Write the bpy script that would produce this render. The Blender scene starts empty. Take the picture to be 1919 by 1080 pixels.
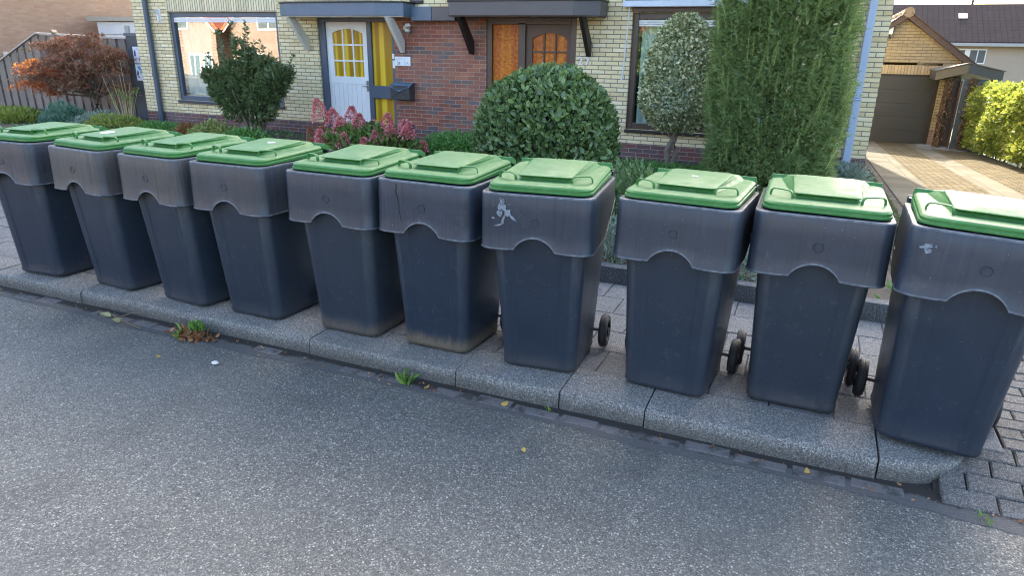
import bpy, bmesh, math, random
import numpy as np
from mathutils import Vector, Matrix
R = math.radians
PI = math.pi
random.seed(7)
rng = np.random.default_rng(11)
scene = bpy.context.scene
COL = scene.collection

# ---------------------------------------------------------------- camera
F_PX, PITCH, ROLL, YAW, CAM_H = 1289.8016, 0.33953, 0.01607, 0.40018, 1.67851
_f = Vector((-math.sin(YAW)*math.cos(PITCH), math.cos(YAW)*math.cos(PITCH), -math.sin(PITCH)))
_r0 = Vector((math.cos(YAW), math.sin(YAW), 0)); _u0 = _r0.cross(_f)
_r = math.cos(ROLL)*_r0 + math.sin(ROLL)*_u0
_u = -math.sin(ROLL)*_r0 + math.cos(ROLL)*_u0
cam_d = bpy.data.cameras.new('camera'); cam = bpy.data.objects.new('camera', cam_d); COL.objects.link(cam)
cam.matrix_world = Matrix(((_r.x, _u.x, -_f.x, 0), (_r.y, _u.y, -_f.y, 0), (_r.z, _u.z, -_f.z, CAM_H), (0, 0, 0, 1)))
cam_d.sensor_width = 36; cam_d.lens = F_PX*36/1919; cam_d.clip_start = 0.05; cam_d.clip_end = 2000
scene.camera = cam

# ---------------------------------------------------------------- sky, sun, exposure
SUN_EL, SUN_AZ = 31.0, 7.0          # elevation; azimuth left of the wall's back normal
EXPOSURE = 2.6
world = bpy.data.worlds.new("World"); scene.world = world; world.use_nodes = True
wn = world.node_tree; bg = wn.nodes['Background']
sky = wn.nodes.new('ShaderNodeTexSky'); sky.sky_type = 'NISHITA'; sky.sun_disc = False
sky.sun_elevation = R(SUN_EL); sky.sun_rotation = R(-SUN_AZ); sky.dust_density = 4.0; sky.air_density = 1.0; sky.ozone_density = 0.9
wn.links.new(sky.outputs[0], bg.inputs[0]); bg.inputs[1].default_value = 0.15
sd = bpy.data.lights.new('sun', 'SUN'); sun = bpy.data.objects.new('sun', sd); COL.objects.link(sun)
sd.energy = 3.0; sd.angle = R(0.5); sd.color = (1.0, 0.90, 0.74)
_sv = Vector((-math.sin(R(SUN_AZ))*math.cos(R(SUN_EL)), math.cos(R(SUN_AZ))*math.cos(R(SUN_EL)), math.sin(R(SUN_EL))))
sun.rotation_euler = _sv.to_track_quat('Z', 'Y').to_euler(); sun.location = (-5, 40, 25)
scene.view_settings.view_transform = 'Standard'; scene.view_settings.look = 'None'
scene.view_settings.exposure = EXPOSURE; scene.view_settings.gamma = 1.0
scene.cycles.filter_width = 1.1; scene.cycles.max_bounces = 8; scene.cycles.transparent_max_bounces = 12
scene.cycles.caustics_reflective = False; scene.cycles.caustics_refractive = False
scene.cycles.sample_clamp_indirect = 6.0

# ---------------------------------------------------------------- node helpers
class NT:
    def __init__(s, name):
        s.m = bpy.data.materials.new(name); s.m.use_nodes = True; s.t = s.m.node_tree
        s.b = s.t.nodes['Principled BSDF']; s.out = s.t.nodes['Material Output']
    def n(s, typ, ins=None, **props):
        nd = s.t.nodes.new('ShaderNode'+typ)
        for k, v in props.items(): setattr(nd, k, v)
        for k, v in (ins or {}).items(): s.set(nd, k, v)
        return nd
    def set(s, nd, k, v):
        sock = nd.inputs[k]
        if isinstance(v, bpy.types.NodeSocket): s.t.links.new(v, sock)
        elif isinstance(v, bpy.types.Node): s.t.links.new(v.outputs[0], sock)
        else:
            if isinstance(v, (tuple, list)) and len(v) == 3 and sock.type == 'RGBA': v = (*v, 1)
            sock.default_value = v
    def P(s, **kw):
        for k, v in kw.items(): s.set(s.b, k.replace('_', ' '), v)
    def obj(s): return s.n('TexCoord').outputs['Object']
    def noise(s, vec, scale, detail=3, rough=.55, out=0):
        return s.n('TexNoise', {'Vector': vec, 'Scale': scale, 'Detail': detail, 'Roughness': rough}).outputs[out]
    def map(s, vec, scale=(1,1,1), rot=(0,0,0), loc=(0,0,0)):
        return s.n('Mapping', {'Vector': vec, 'Scale': scale, 'Rotation': rot, 'Location': loc}).outputs[0]
    def ramp(s, fac, stops, interp='LINEAR'):
        r = s.n('ValToRGB', {'Fac': fac}); e = r.color_ramp.elements; r.color_ramp.interpolation = interp
        while len(e) < len(stops): e.new(0.5)
        for i, (p, c) in enumerate(stops):
            e[i].position = p
            if not isinstance(c, (tuple, list)): c = (c, c, c)
            e[i].color = (*c, 1) if len(c) == 3 else c
        return r.outputs[0]
    def mix(s, fac, a, b, mode='MIX'):
        m = s.n('Mix', data_type='RGBA', blend_type=mode)
        for k, v in ((0, fac), (6, a), (7, b)):
            if isinstance(v, (int, float)) and k: v = (v, v, v)
            s.set(m, k, v)
        return m.outputs[2]
    def math(s, op, a, b=0.0):
        m = s.n('Math', operation=op); s.set(m, 0, a); s.set(m, 1, b); return m.outputs[0]
    def bump(s, h, strength=.3, dist=.01, normal=None):
        d = {'Height': h, 'Strength': strength, 'Distance': dist}
        if normal is not None: d['Normal'] = normal
        bnode = s.n('Bump', d); s.set(s.b, 'Normal', bnode.outputs[0]); return bnode.outputs[0]
    def sep(s, vec):
        return s.n('SeparateXYZ', {0: vec}).outputs

def plain(name, col, rough=.6, metal=0, var=.12, nscale=6, bump=.15, bscale=40, spec=.5):
    t = NT(name); v = t.obj()
    n = t.noise(v, nscale, 4)
    c = t.mix(n, tuple(x*(1-var) for x in col), tuple(min(1, x*(1+var)) for x in col))
    t.P(Base_Color=c, Roughness=rough, Metallic=metal, Specular_IOR_Level=spec)
    t.bump(t.noise(v, bscale, 3), bump, .004)
    return t.m

# ---------------------------------------------------------------- object helpers
def setp(o, label=None, cat=None, group=None, kind=None):
    if label: o['label'] = label
    if cat: o['category'] = cat
    if group: o['group'] = group
    if kind: o['kind'] = kind
    return o
def empty(name, loc, label, cat, group=None, rot=(0,0,0)):
    o = bpy.data.objects.new(name, None); COL.objects.link(o); o.location = loc; o.rotation_euler = rot
    o.empty_display_size = .1
    return setp(o, label, cat, group)
class MB:
    def __init__(s): s.v = []; s.f = []; s.mi = []; s.m = 0
    def add(s, vs, fs):
        k = len(s.v); s.v += [tuple(x) for x in vs]; s.f += [tuple(i+k for i in f) for f in fs]; s.mi += [s.m]*len(fs); return s
    def box(s, a, b):
        x0,y0,z0 = a; x1,y1,z1 = b
        return s.add([(x0,y0,z0),(x1,y0,z0),(x1,y1,z0),(x0,y1,z0),(x0,y0,z1),(x1,y0,z1),(x1,y1,z1),(x0,y1,z1)],
              [(0,3,2,1),(4,5,6,7),(0,1,5,4),(1,2,6,5),(2,3,7,6),(3,0,4,7)])
    def prism(s, poly, lo, hi, axis='z'):
        # poly 2D ccw; extruded along the axis from lo to hi
        n = len(poly)
        def P(p, h):
            if axis == 'z': return (p[0], p[1], h)
            if axis == 'x': return (h, p[0], p[1])
            return (p[0], h, p[1])
        vs = [P(p, lo) for p in poly]+[P(p, hi) for p in poly]
        fs = [tuple(range(n))[::-1], tuple(range(n, 2*n))]+[(i, (i+1) % n, n+(i+1) % n, n+i) for i in range(n)]
        return s.add(vs, fs)
    def rings(s, rs, cap0=True, cap1=True):
        n = len(rs[0]); k0 = len(s.v)
        vs = [p for r in rs for p in r]; fs = []
        for j in range(len(rs)-1):
            for i in range(n):
                a = j*n+i; b = j*n+(i+1) % n
                fs.append((a, b, b+n, a+n))
        if cap0: fs.append(tuple(range(n))[::-1])
        if cap1: fs.append(tuple(range((len(rs)-1)*n, len(rs)*n)))
        return s.add(vs, fs)
    def tube(s, pts, rad, n=8, caps=True):
        pts = [Vector(p) for p in pts]; rs = []
        for i, p in enumerate(pts):
            d = (pts[min(i+1, len(pts)-1)]-pts[max(i-1, 0)]).normalized()
            a = d.cross(Vector((0,0,1)))
            if a.length < .1: a = d.cross(Vector((0,1,0)))
            a.normalize(); b = d.cross(a)
            r = rad[i] if isinstance(rad, (list, tuple)) else rad
            rs.append([p+a*r*math.cos(2*PI*k/n)+b*r*math.sin(2*PI*k/n) for k in range(n)])
        return s.rings(rs, caps, caps)
    def disc(s, c, axis, r, h, n=24):
        c = Vector(c); ax = Vector(axis).normalized(); return s.tube([c-ax*h/2, c+ax*h/2], r, n)
    def build(s, name, mats, parent=None, smooth=False, bevel=0, auto=None):
        me = bpy.data.meshes.new(name); me.from_pydata(s.v, [], s.f)
        if not isinstance(mats, (list, tuple)): mats = [mats]
        for m in mats: me.materials.append(m)
        me.polygons.foreach_set('material_index', s.mi)
        bm = bmesh.new(); bm.from_mesh(me); bmesh.ops.recalc_face_normals(bm, faces=bm.faces); bm.to_mesh(me); bm.free()
        o = bpy.data.objects.new(name, me); COL.objects.link(o)
        if parent: o.parent = parent
        if smooth:
            me.polygons.foreach_set('use_smooth', [True]*len(me.polygons))
            me.set_sharp_from_angle(angle=R(auto or 40))
        if bevel:
            md = o.modifiers.new('bevel', 'BEVEL'); md.width = bevel; md.segments = 2; md.limit_method = 'ANGLE'
            md.angle_limit = R(35)
        return o
def box(name, m, a, b, parent=None, bevel=0): return MB().box(a, b).build(name, m, parent, bevel=bevel)

# leaves: many small templates in one mesh, numpy
def T_leaf(l=1, w=.5, fold=.12):
    v = [(0,0,0),(-w/2,.45*l,fold),(0,.5*l,0),(w/2,.45*l,fold),(0,l,-.06),(-w*.38,.78*l,fold*.6),(w*.38,.78*l,fold*.6),(-w*.36,.16*l,fold*.5),(w*.36,.16*l,fold*.5)]
    f = [(0,2,1),(0,1,7),(0,3,2),(0,8,3),(2,4,5),(2,5,1),(2,6,4),(2,3,6)]
    return np.array(v), f
def T_diamond(l=1, w=.45):
    return np.array([(0,0,0),(-w/2,.5*l,.08),(0,l,0),(w/2,.5*l,.08)]), [(0,2,1),(0,3,2)]
def T_spray(n=7, l=1, w=.1, spread=.9):
    v = []; f = []
    for i in range(n):
        t = i/(n-1); y0 = .12+.6*t*l; sgn = 1 if i % 2 else -1
        ang = sgn*spread*(1-.5*t); L = .45*l*(1-.45*t)
        if i == n-1: ang = 0
        dx, dy = math.sin(ang), math.cos(ang)
        k = len(v)
        v += [(-w/2*dy, y0+w/2*dx, 0), (w/2*dy, y0-w/2*dx, 0), (dx*L, y0+dy*L, .06*((i*7) % 3-1))]
        f.append((k, k+1, k+2))
    k = len(v); v += [(-w*.4,0,0),(w*.4,0,0),(0,l,0)]; f.append((k,k+1,k+2))
    return np.array(v), f
def T_star(n=5, l=1, w=.3):
    v = [(0,0,0)]; f = []
    for i in range(n):
        a = (i-(n-1)/2)*.75; L = l*(1-.12*abs(i-(n-1)/2))
        k = len(v)
        v += [(math.sin(a-.28)*L*.4, math.cos(a-.28)*L*.4, .03), (math.sin(a)*L, math.cos(a)*L, -.1), (math.sin(a+.28)*L*.4, math.cos(a+.28)*L*.4, .03)]
        f.append((0, k+2, k+1)); f.append((0, k+1, k))
    return np.array(v), f
def leafmesh(name, tmpl, pos, dirs, size, m, parent=None, jitter=.5, upbias=0.0, size_var=.35, facing=None):
    """pos Nx3, dirs Nx3 = growth direction; facing = preferred leaf normal"""
    tv, tf = tmpl; N = len(pos); pos = np.asarray(pos, float)
    d = np.asarray(dirs, float)+rng.normal(0, jitter, (N,3)); d[:,2] += upbias
    d /= np.linalg.norm(d, axis=1)[:,None]+1e-9
    q = rng.normal(0, 1, (N,3)) if facing is None else np.asarray(facing)+rng.normal(0, .45, (N,3))
    n = q-(q*d).sum(1)[:,None]*d; n /= np.linalg.norm(n, axis=1)[:,None]+1e-9
    x = np.cross(d, n)
    s = size*(1+size_var*rng.uniform(-1, 1, N))
    V = pos[:,None,:]+s[:,None,None]*(tv[None,:,0:1]*x[:,None,:]+tv[None,:,1:2]*d[:,None,:]+tv[None,:,2:3]*n[:,None,:])
    V = V.reshape(-1,3); nv = len(tv)
    F = np.array(tf); FF = (F[None]+(np.arange(N)*nv)[:,None,None]).reshape(-1,3)
    me = bpy.data.meshes.new(name); me.vertices.add(len(V)); me.vertices.foreach_set('co', V.ravel().astype(np.float32))
    me.loops.add(FF.size); me.loops.foreach_set('vertex_index', FF.ravel().astype(np.int32))
    me.polygons.add(len(FF)); me.polygons.foreach_set('loop_start', np.arange(0, FF.size, 3, dtype=np.int32))
    me.update(calc_edges=True); me.materials.append(m)
    o = bpy.data.objects.new(name, me); COL.objects.link(o)
    if parent: o.parent = parent
    return o
def leafmat(name, stops, rough=.45, trans=.3, spec=.5, clump=3.0, tcol=None):
    """stops: ramp over a per-leaf random value mixed with a clump noise"""
    t = NT(name); g = t.n('NewGeometry').outputs['Random Per Island']
    nz = t.noise(t.obj(), clump, 3)
    f = t.math('ADD', t.math('MULTIPLY', g, .6), t.math('MULTIPLY', nz, .4))
    c = t.ramp(f, stops)
    t.P(Base_Color=c, Roughness=rough, Specular_IOR_Level=spec)
    tr = t.n('BsdfTranslucent', {'Color': t.mix(.6, c, tcol) if tcol else c})
    mx = t.n('MixShader', {0: trans, 1: t.b.outputs[0], 2: tr.outputs[0]})
    t.t.links.new(mx.outputs[0], t.out.inputs[0])
    return t.m
def unit(a): return a/(np.linalg.norm(a, axis=-1, keepdims=True)+1e-9)
# ================================================================ materials of the setting
def brick_mat(name, cols, mortar, w=.22, h=.0625, ms=.010, axis='xz', rough_face=.3, offset=.5, bumpd=.006, chisel=0.0, mvar=.2, run=2, stain=.35, dk=.5):
    t = NT(name); v = t.obj()
    if axis == 'xz': vv = t.map(v, rot=(-PI/2, 0, 0))
    elif axis == 'yz':
        s = t.sep(v); vv = t.n('CombineXYZ', {0: s[1], 1: s[2], 2: s[0]}).outputs[0]
    elif axis == 'zx':
        s = t.sep(v); vv = t.n('CombineXYZ', {0: s[2], 1: s[0], 2: s[1]}).outputs[0]
    else: vv = v
    if axis == 'xz':
        s = t.sep(v); vv = t.n('CombineXYZ', {0: s[0], 1: s[2], 2: s[1]}).outputs[0]
    wob = t.n('VectorMath', {0: t.noise(v, 9, 2, out=1), 1: (.5,.5,.5)}, operation='SUBTRACT')
    wob = t.n('VectorMath', {0: wob.outputs[0], 'Scale': .006}, operation='SCALE')
    vv = t.n('VectorMath', {0: vv, 1: wob.outputs[0]}, operation='ADD').outputs[0]
    br = t.n('TexBrick', {'Vector': vv, 'Color1': (0,0,0), 'Color2': (1,1,1), 'Mortar': (0.5,.5,.5), 'Scale': 1.0, 'Mortar Size': ms/2,
                          'Mortar Smooth': .25, 'Bias': 0.0, 'Brick Width': w, 'Row Height': h}, offset=offset, squash=1.0, offset_frequency=run)
    k = len(cols)
    c = t.ramp(br.outputs[0], [(i/(k-1) if k > 1 else 0, cc) for i, cc in enumerate(cols)])
    c = t.mix(t.math('MULTIPLY', t.noise(v, 60, 4), dk), c, t.mix(.5, c, (0,0,0)))
    c = t.mix(t.ramp(t.noise(v, 1.3, 4), [(.4, 0), (.75, stain)]), c, tuple(x*.8 for x in mortar))
    mc = t.mix(t.noise(v, 30, 3), tuple(x*(1-mvar) for x in mortar), tuple(x*(1+mvar) for x in mortar))
    c = t.mix(br.outputs[1], c, mc)
    t.P(Base_Color=c, Roughness=.85, Specular_IOR_Level=.3)
    hgt = t.math('SUBTRACT', t.math('MULTIPLY', t.noise(v, 45, 4), rough_face), br.outputs[1])
    if chisel:
        mv = t.map(v, scale=(14, 14, 40))
        hgt = t.math('ADD', hgt, t.math('MULTIPLY', t.noise(mv, 1.0, 4, .7), chisel))
    t.bump(hgt, .9, bumpd)
    return t.m
CREAM = brick_mat('cream_brick', [(.70,.56,.30),(.86,.72,.42),(.80,.67,.40),(.92,.80,.53)], (.22,.205,.18), w=.21, h=.064, ms=.012, chisel=1.2, bumpd=.010, stain=0, dk=.25)
CREAM_Y = brick_mat('cream_brick_side', [(.70,.56,.30),(.86,.72,.42),(.92,.80,.53)], (.22,.205,.18), w=.21, h=.064, ms=.011, axis='yz', chisel=1.0, bumpd=.010, stain=0, dk=.25)
SOLDIER = brick_mat('cream_soldier_brick', [(.68,.57,.36),(.86,.75,.50)], (.16,.15,.14), w=.22, h=.06, ms=.013, axis='zx', offset=0, chisel=.9, bumpd=.010, stain=0, dk=.25)
RED = brick_mat('red_brick', [(.13,.11,.11),(.24,.085,.060),(.32,.11,.068),(.27,.095,.07),(.42,.16,.085)], (.40,.32,.265), w=.225, h=.0655, ms=.009, bumpd=.006)
RED_DK = brick_mat('dark_red_brick', [(.11,.09,.095),(.17,.078,.07),(.22,.08,.065)], (.34,.30,.29), w=.225, h=.064, ms=.009)
NEIGH = brick_mat('pale_brown_brick', [(.40,.27,.20),(.48,.34,.26)], (.40,.32,.26), w=.22, h=.066, ms=.010, axis='yz')
NEIGHX = brick_mat('pale_brown_brick_front', [(.40,.27,.20),(.48,.34,.26)], (.40,.32,.26), w=.22, h=.066, ms=.010)
GARB = brick_mat('buff_garage_brick', [(.27,.22,.145),(.34,.28,.185),(.30,.245,.16)], (.13,.105,.08), w=.24, h=.078, ms=.012, chisel=.8, bumpd=.012)
GARSOL = brick_mat('buff_garage_soldier', [(.33,.26,.16),(.41,.33,.21)], (.15,.12,.09), w=.3, h=.078, ms=.012, axis='zx', offset=0, bumpd=.01)
PINKB = brick_mat('salmon_brick', [(.27,.185,.145),(.33,.235,.185)], (.5,.42,.35), w=.22, h=.066)

def paving_mat(name, cols, w, h, ms, mortar, rot=0, offset=.5, speck=1):
    t = NT(name); v = t.obj(); vr = t.map(v, rot=(0,0,rot))
    br = t.n('TexBrick', {'Vector': vr, 'Color1': (0,0,0), 'Color2': (1,1,1), 'Mortar': (.5,.5,.5), 'Scale': 1.0, 'Mortar Size': ms/2,
            'Mortar Smooth': .3, 'Brick Width': w, 'Row Height': h}, offset=offset)
    c = t.ramp(br.outputs[0], [(0, cols[0]), (1, cols[1])])
    c = t.mix(t.ramp(t.noise(v, 90, 3), [(.35, 0), (.7, .5*speck)]), c, t.mix(.6, c, (.03,.03,.03)))
    c = t.mix(t.ramp(t.noise(v, 2.1, 5), [(.35, 0), (.7, .5)]), c, t.mix(.5, c, (.08,.07,.055)))
    c = t.mix(br.outputs[1], c, mortar)
    t.P(Base_Color=c, Roughness=1.0, Specular_IOR_Level=.08)
    t.bump(t.math('SUBTRACT', t.math('MULTIPLY', t.noise(v, 120, 3), .3), br.outputs[1]), .8, .008)
    return t.m

# asphalt: dark binder with exposed light chippings
t = NT('asphalt'); v = t.obj()
wv = t.n('VectorMath', {0: v, 1: t.n('VectorMath', {0: t.noise(v, 60, 2, out=1), 'Scale': .012}, operation='SCALE').outputs[0]}, operation='ADD').outputs[0]
vo = t.n('TexVoronoi', {'Vector': wv, 'Scale': 96.0, 'Randomness': 1.0}, feature='F1')
rnd = t.sep(vo.outputs['Color'])
chip = t.ramp(rnd[0], [(0, (.036,.036,.032)), (.36, (.078,.077,.067)), (.62, (.124,.121,.104)), (.82, (.195,.190,.162)), (1, (.40,.385,.34))])
chip = t.mix(t.ramp(rnd[1], [(.90, 0), (.97, .5)]), chip, (.15,.11,.075))
vo2 = t.n('TexVoronoi', {'Vector': wv, 'Scale': 230.0}, feature='F1'); r2 = t.sep(vo2.outputs['Color'])
fine = t.ramp(r2[0], [(0, (.043,.043,.038)), (.6, (.086,.085,.074)), (.88, (.148,.145,.125)), (1, (.31,.30,.265))])
d = t.ramp(vo.outputs['Distance'], [(.30, 1), (.52, 0)])
col = t.mix(d, fine, chip)
big = t.noise(v, .7, 5, .6)
col = t.mix(t.ramp(big, [(.35, 0), (.65, .55)]), col, t.mix(.5, col, (.17,.17,.15)))
col = t.mix(t.ramp(t.noise(v, 3.0, 5), [(.46, 0), (.70, .42)]), col, t.mix(.6, col, (.035,.034,.032)))
t.P(Base_Color=col, Roughness=t.ramp(rnd[2], [(0, .55), (1, .9)]), Specular_IOR_Level=.5)
t.bump(t.math('ADD', t.math('SUBTRACT', 1, vo.outputs['Distance']), t.math('MULTIPLY', vo2.outputs['Distance'], -.4)), .55, .004)
ASPHALT = t.m

def concrete(name, c0, c1, dirt=.5, joint=True):
    t = NT(name); v = t.obj()
    gi = t.n('NewGeometry').outputs['Random Per Island']
    vo = t.n('TexVoronoi', {'Vector': v, 'Scale': 230.0}, feature='F1'); r = t.sep(vo.outputs['Color'])
    c = t.ramp(r[0], [(0, tuple(x*.55 for x in c0)), (.5, c0), (.85, c1), (1, tuple(min(1, x*1.5) for x in c1))])
    c = t.mix(t.math('MULTIPLY', gi, .35), c, t.mix(.5, c, (.10,.095,.09)))
    c = t.mix(t.ramp(t.noise(v, 3.5, 6, .65), [(.38, 0), (.72, dirt)]), c, t.mix(.65, c, (.045,.042,.038)))
    c = t.mix(t.ramp(t.noise(t.map(v, loc=(5,3,1)), 9, 4), [(.62, 0), (.8, .35)]), c, (.30,.30,.29))
    t.P(Base_Color=c, Roughness=.9, Specular_IOR_Level=.25)
    t.bump(t.math('ADD', vo.outputs['Distance'], t.math('MULTIPLY', t.noise(v, 40, 4), .8)), .7, .004)
    return t
SLAB = concrete('paving_slab_concrete', (.17,.17,.165), (.24,.235,.225), .5).m
KERB_T = concrete('kerb_concrete', (.18,.178,.165), (.32,.312,.29), .42)
# kerb stones turn darker below the top edge
t = KERB_T; z = t.sep(t.obj())[2]
lnk = t.b.inputs['Base Color'].links[0].from_socket
zz = t.math('ADD', z, t.math('MULTIPLY', t.noise(t.obj(), 14, 4), .05))
t.P(Base_Color=t.mix(t.ramp(zz, [(.0, 0), (1, 0)]), lnk, lnk))
face_dark = t.ramp(t.math('ADD', t.math('MULTIPLY', zz, 8), .78), [(0, .9), (.30, .75), (.55, .55), (.74, 0)])
t.P(Base_Color=t.mix(face_dark, lnk, t.mix(.28, (.050,.050,.042), lnk)))
KERB = t.m
SOIL = plain('soil', (.055,.042,.030), .95, var=.4, nscale=20, bump=.8, bscale=60)
DIRT = plain('gutter_dirt', (.030,.026,.022), .9, var=.5, nscale=30, bump=.9, bscale=90)
t = NT('gutter_silt'); v = t.obj(); yv = t.sep(v)[1]
c = t.mix(t.noise(v, 60, 4), (.022,.019,.016), (.045,.040,.034))
g1 = t.math('ADD', t.math('MULTIPLY', t.math('SUBTRACT', 2.965, yv), 5.0), t.noise(t.map(v, scale=(1,1,1)), 3.6, 5, .65))
c = t.mix(t.ramp(g1, [(.62, 0), (.74, .95)]), c, t.mix(t.noise(v, 110, 3), (.055,.054,.052), (.14,.136,.13)))
t.P(Base_Color=c, Roughness=.9, Specular_IOR_Level=.3); t.bump(t.noise(v, 90, 4), .9, .005); SILT = t.m
BED = plain('joint_sand', (.085,.079,.068), .95, var=.4, nscale=20)
t = NT('gutter_brick'); v = t.obj()
c = t.mix(t.noise(v, 40, 4), (.095,.088,.086), (.16,.148,.142))
c = t.mix(t.ramp(t.noise(v, 6.5, 5, .7), [(.50, 0), (.60, .85)]), c, (.032,.028,.024))
t.P(Base_Color=c, Roughness=.85); t.bump(t.noise(v, 90, 4), .6, .004); GUT = t.m
COBBLE = concrete('cobble', (.13,.125,.115), (.20,.19,.175), .6).m
GRASSY = plain('verge_ground', (.09,.10,.05), .95, var=.4, nscale=4, bump=.6, bscale=30)
D_SLAB = paving_mat('drive_slab', [(.13,.120,.088),(.19,.175,.133)], .5, .5, .020, (.12,.10,.08), offset=0)
D_BRICK = paving_mat('drive_brick', [(.10,.080,.040),(.21,.168,.09)], .21, .085, .026, (.030,.024,.016))
D_EDGE = paving_mat('drive_edge_brick', [(.085,.078,.068),(.14,.125,.105)], .24, .11, .026, (.02,.02,.015), rot=PI/2)

# ================================================================ terrain, road, kerb, pavements
def slope(y):
    if y > 8.5: return -.052*(y-8.5)
    if y < -6: return .25*max(y+6, -6)
    return 0.0
g = MB(); xs = [-600,-200,-80,-40,-20,-10,0,10,20,40,80,200,600]; ys = [-600,-200,-60,-20,-12,-9,-6,0,4.85,8.5,10,14,20,30,45,60,90,200,600]
for y in ys:
    for x in xs:
        z = -.16+slope(min(y, 70))
        g.v.append((x, y, z))
n = len(xs)
for j in range(len(ys)-1):
    for i in range(n-1): g.f.append((j*n+i, j*n+i+1, (j+1)*n+i+1, (j+1)*n+i)); g.mi.append(0)
setp(g.build('ground', GRASSY), kind='structure')
rd = MB(); rd.add([(-80,-4.6,-.1),(80,-4.6,-.1),(80,2.86,-.1),(-80,2.86,-.1)], [(0,1,2,3)])
setp(rd.build('road', ASPHALT), kind='structure')
# far side verge/pavement behind the camera
setp(box('pavement_opposite', SLAB, (-80,-6,-.155), (80,-4.6,0)), kind='structure')

# gutter: dark silt with worn bricks set in it
gt = MB()
N = 260; top = []
for i in range(N+1):
    x = -16+i*(19)/N
    wob = .035*math.sin(x*2.1)+.03*math.sin(x*5.3+1)+random.uniform(-.014,.014)
    if x > .5: wob -= .10*min(1, (x-.5)/.6)
    gt.v.append((x, min(2.857, 2.862+wob*.7), -.0985)); gt.v.append((x, 3.10 if x < .8 else 3.02, -.0955))
for i in range(N): gt.f.append((2*i, 2*i+2, 2*i+3, 2*i+1)); gt.mi.append(0)
setp(gt.build('gutter_silt', SILT), kind='structure')
gb = MB(); x = -9.0
while x < .6:
    L = random.uniform(.18,.26)
    if random.random() < .80:
        y0 = 2.895+random.uniform(-.012,.012); z = -.098+random.uniform(.001,.004)
        gb.box((x, y0, -.13), (x+L-.02, y0+random.uniform(.06,.085), z+.0005))
    x += L
setp(gb.build('gutter_bricks', GUT, bevel=.006), kind='structure')

# kerb stones: rounded nose, open joints
joints = [-14.6,-13.6,-12.6,-11.55,-10.55,-9.55,-8.55,-7.55,-6.55,-5.55,-4.58,-3.58,-2.59,-1.60,-1.0,-.555,.475]
kb = MB()
prof = [(3.30,-.16),(3.000,-.16),(3.003,-.06),(3.006,-.020),(3.009,-.010),(3.015,-.003),(3.027,0.0),(3.30,0.001)]
for a, b in zip(joints[:-1], joints[1:]):
    jz = random.uniform(-.004,.003); jy = random.uniform(-.005,.005)
    m = max(2, int((b-a)/.08)); rs = []
    for i in range(m+1):
        x = a+.0035+(b-a-.007)*i/m
        wear = random.uniform(-.003,.003)+(random.uniform(.003,.009) if random.random() < .08 else 0)
        e = .006 if i in (0, m) else 0
        rs.append([(x, py+jy+(wear+e if k in (2,3,4,5) else 0), pz+jz+(-e*.6 if k in (4,5,6) else 0)) for k, (py, pz) in enumerate(prof)])
    kb.rings(rs)
# end stone curves back into the crossing and drops
rs = []
for i in range(15):
    t_ = i/14; ang = t_*R(80)
    cx, cy, rr_ = .48, 3.38, .37
    drop = -.030*max(0, (t_-.2)/.8)**1.3
    ring = []
    for (py, pz) in prof:
        off = py-3.000
        r = max(.04, rr_-off)
        xx = cx+(.02 if i else .0)+r*math.sin(ang)*1.02; yy = cy-r*math.cos(ang)
        ring.append((xx, yy, pz+(drop if pz > -.1 else 0)))
    rs.append(ring)
kb.rings(rs)
setp(kb.build('kerb', KERB, smooth=True, auto=50), kind='structure')

# pavement slabs, each a bevelled slab, joints of soil below
sl = MB(); row = 0; y = 3.305
while y < 4.80:
    off = .15 if row % 2 else 0
    x = -16.5+off
    while x < .95:
        x1 = min(x+.3, 1.0)
        dz = random.uniform(-.0025,.0025); h = .003
        y1 = min(y+.3, 4.826)
        zz = dz-.001
        sl.add([(x+h,y+h,-.05),(x1-h,y+h,-.05),(x1-h,y1-h,-.05),(x+h,y1-h,-.05),
                (x+h,y+h,zz-.004),(x1-h,y+h,zz-.004),(x1-h,y1-h,zz-.004),(x+h,y1-h,zz-.004),
                (x+h+.004,y+h+.004,zz),(x1-h-.004,y+h+.004,zz),(x1-h-.004,y1-h-.004,zz),(x+h+.004,y1-h-.004,zz)],
               [(0,1,5,4),(1,2,6,5),(2,3,7,6),(3,0,4,7),(4,5,9,8),(5,6,10,9),(6,7,11,10),(7,4,8,11),(8,9,10,11)])
        x += .3
    y += .3; row += 1
setp(sl.build('pavement', SLAB), kind='structure')
bed = MB(); bed.add([(-16.5,3.29,-.012),(1.0,3.29,-.012),(1.0,4.85,-.012),(-16.5,4.85,-.012)], [(0,1,2,3)])
setp(bed.build('pavement_bedding', BED), kind='structure')

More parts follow.
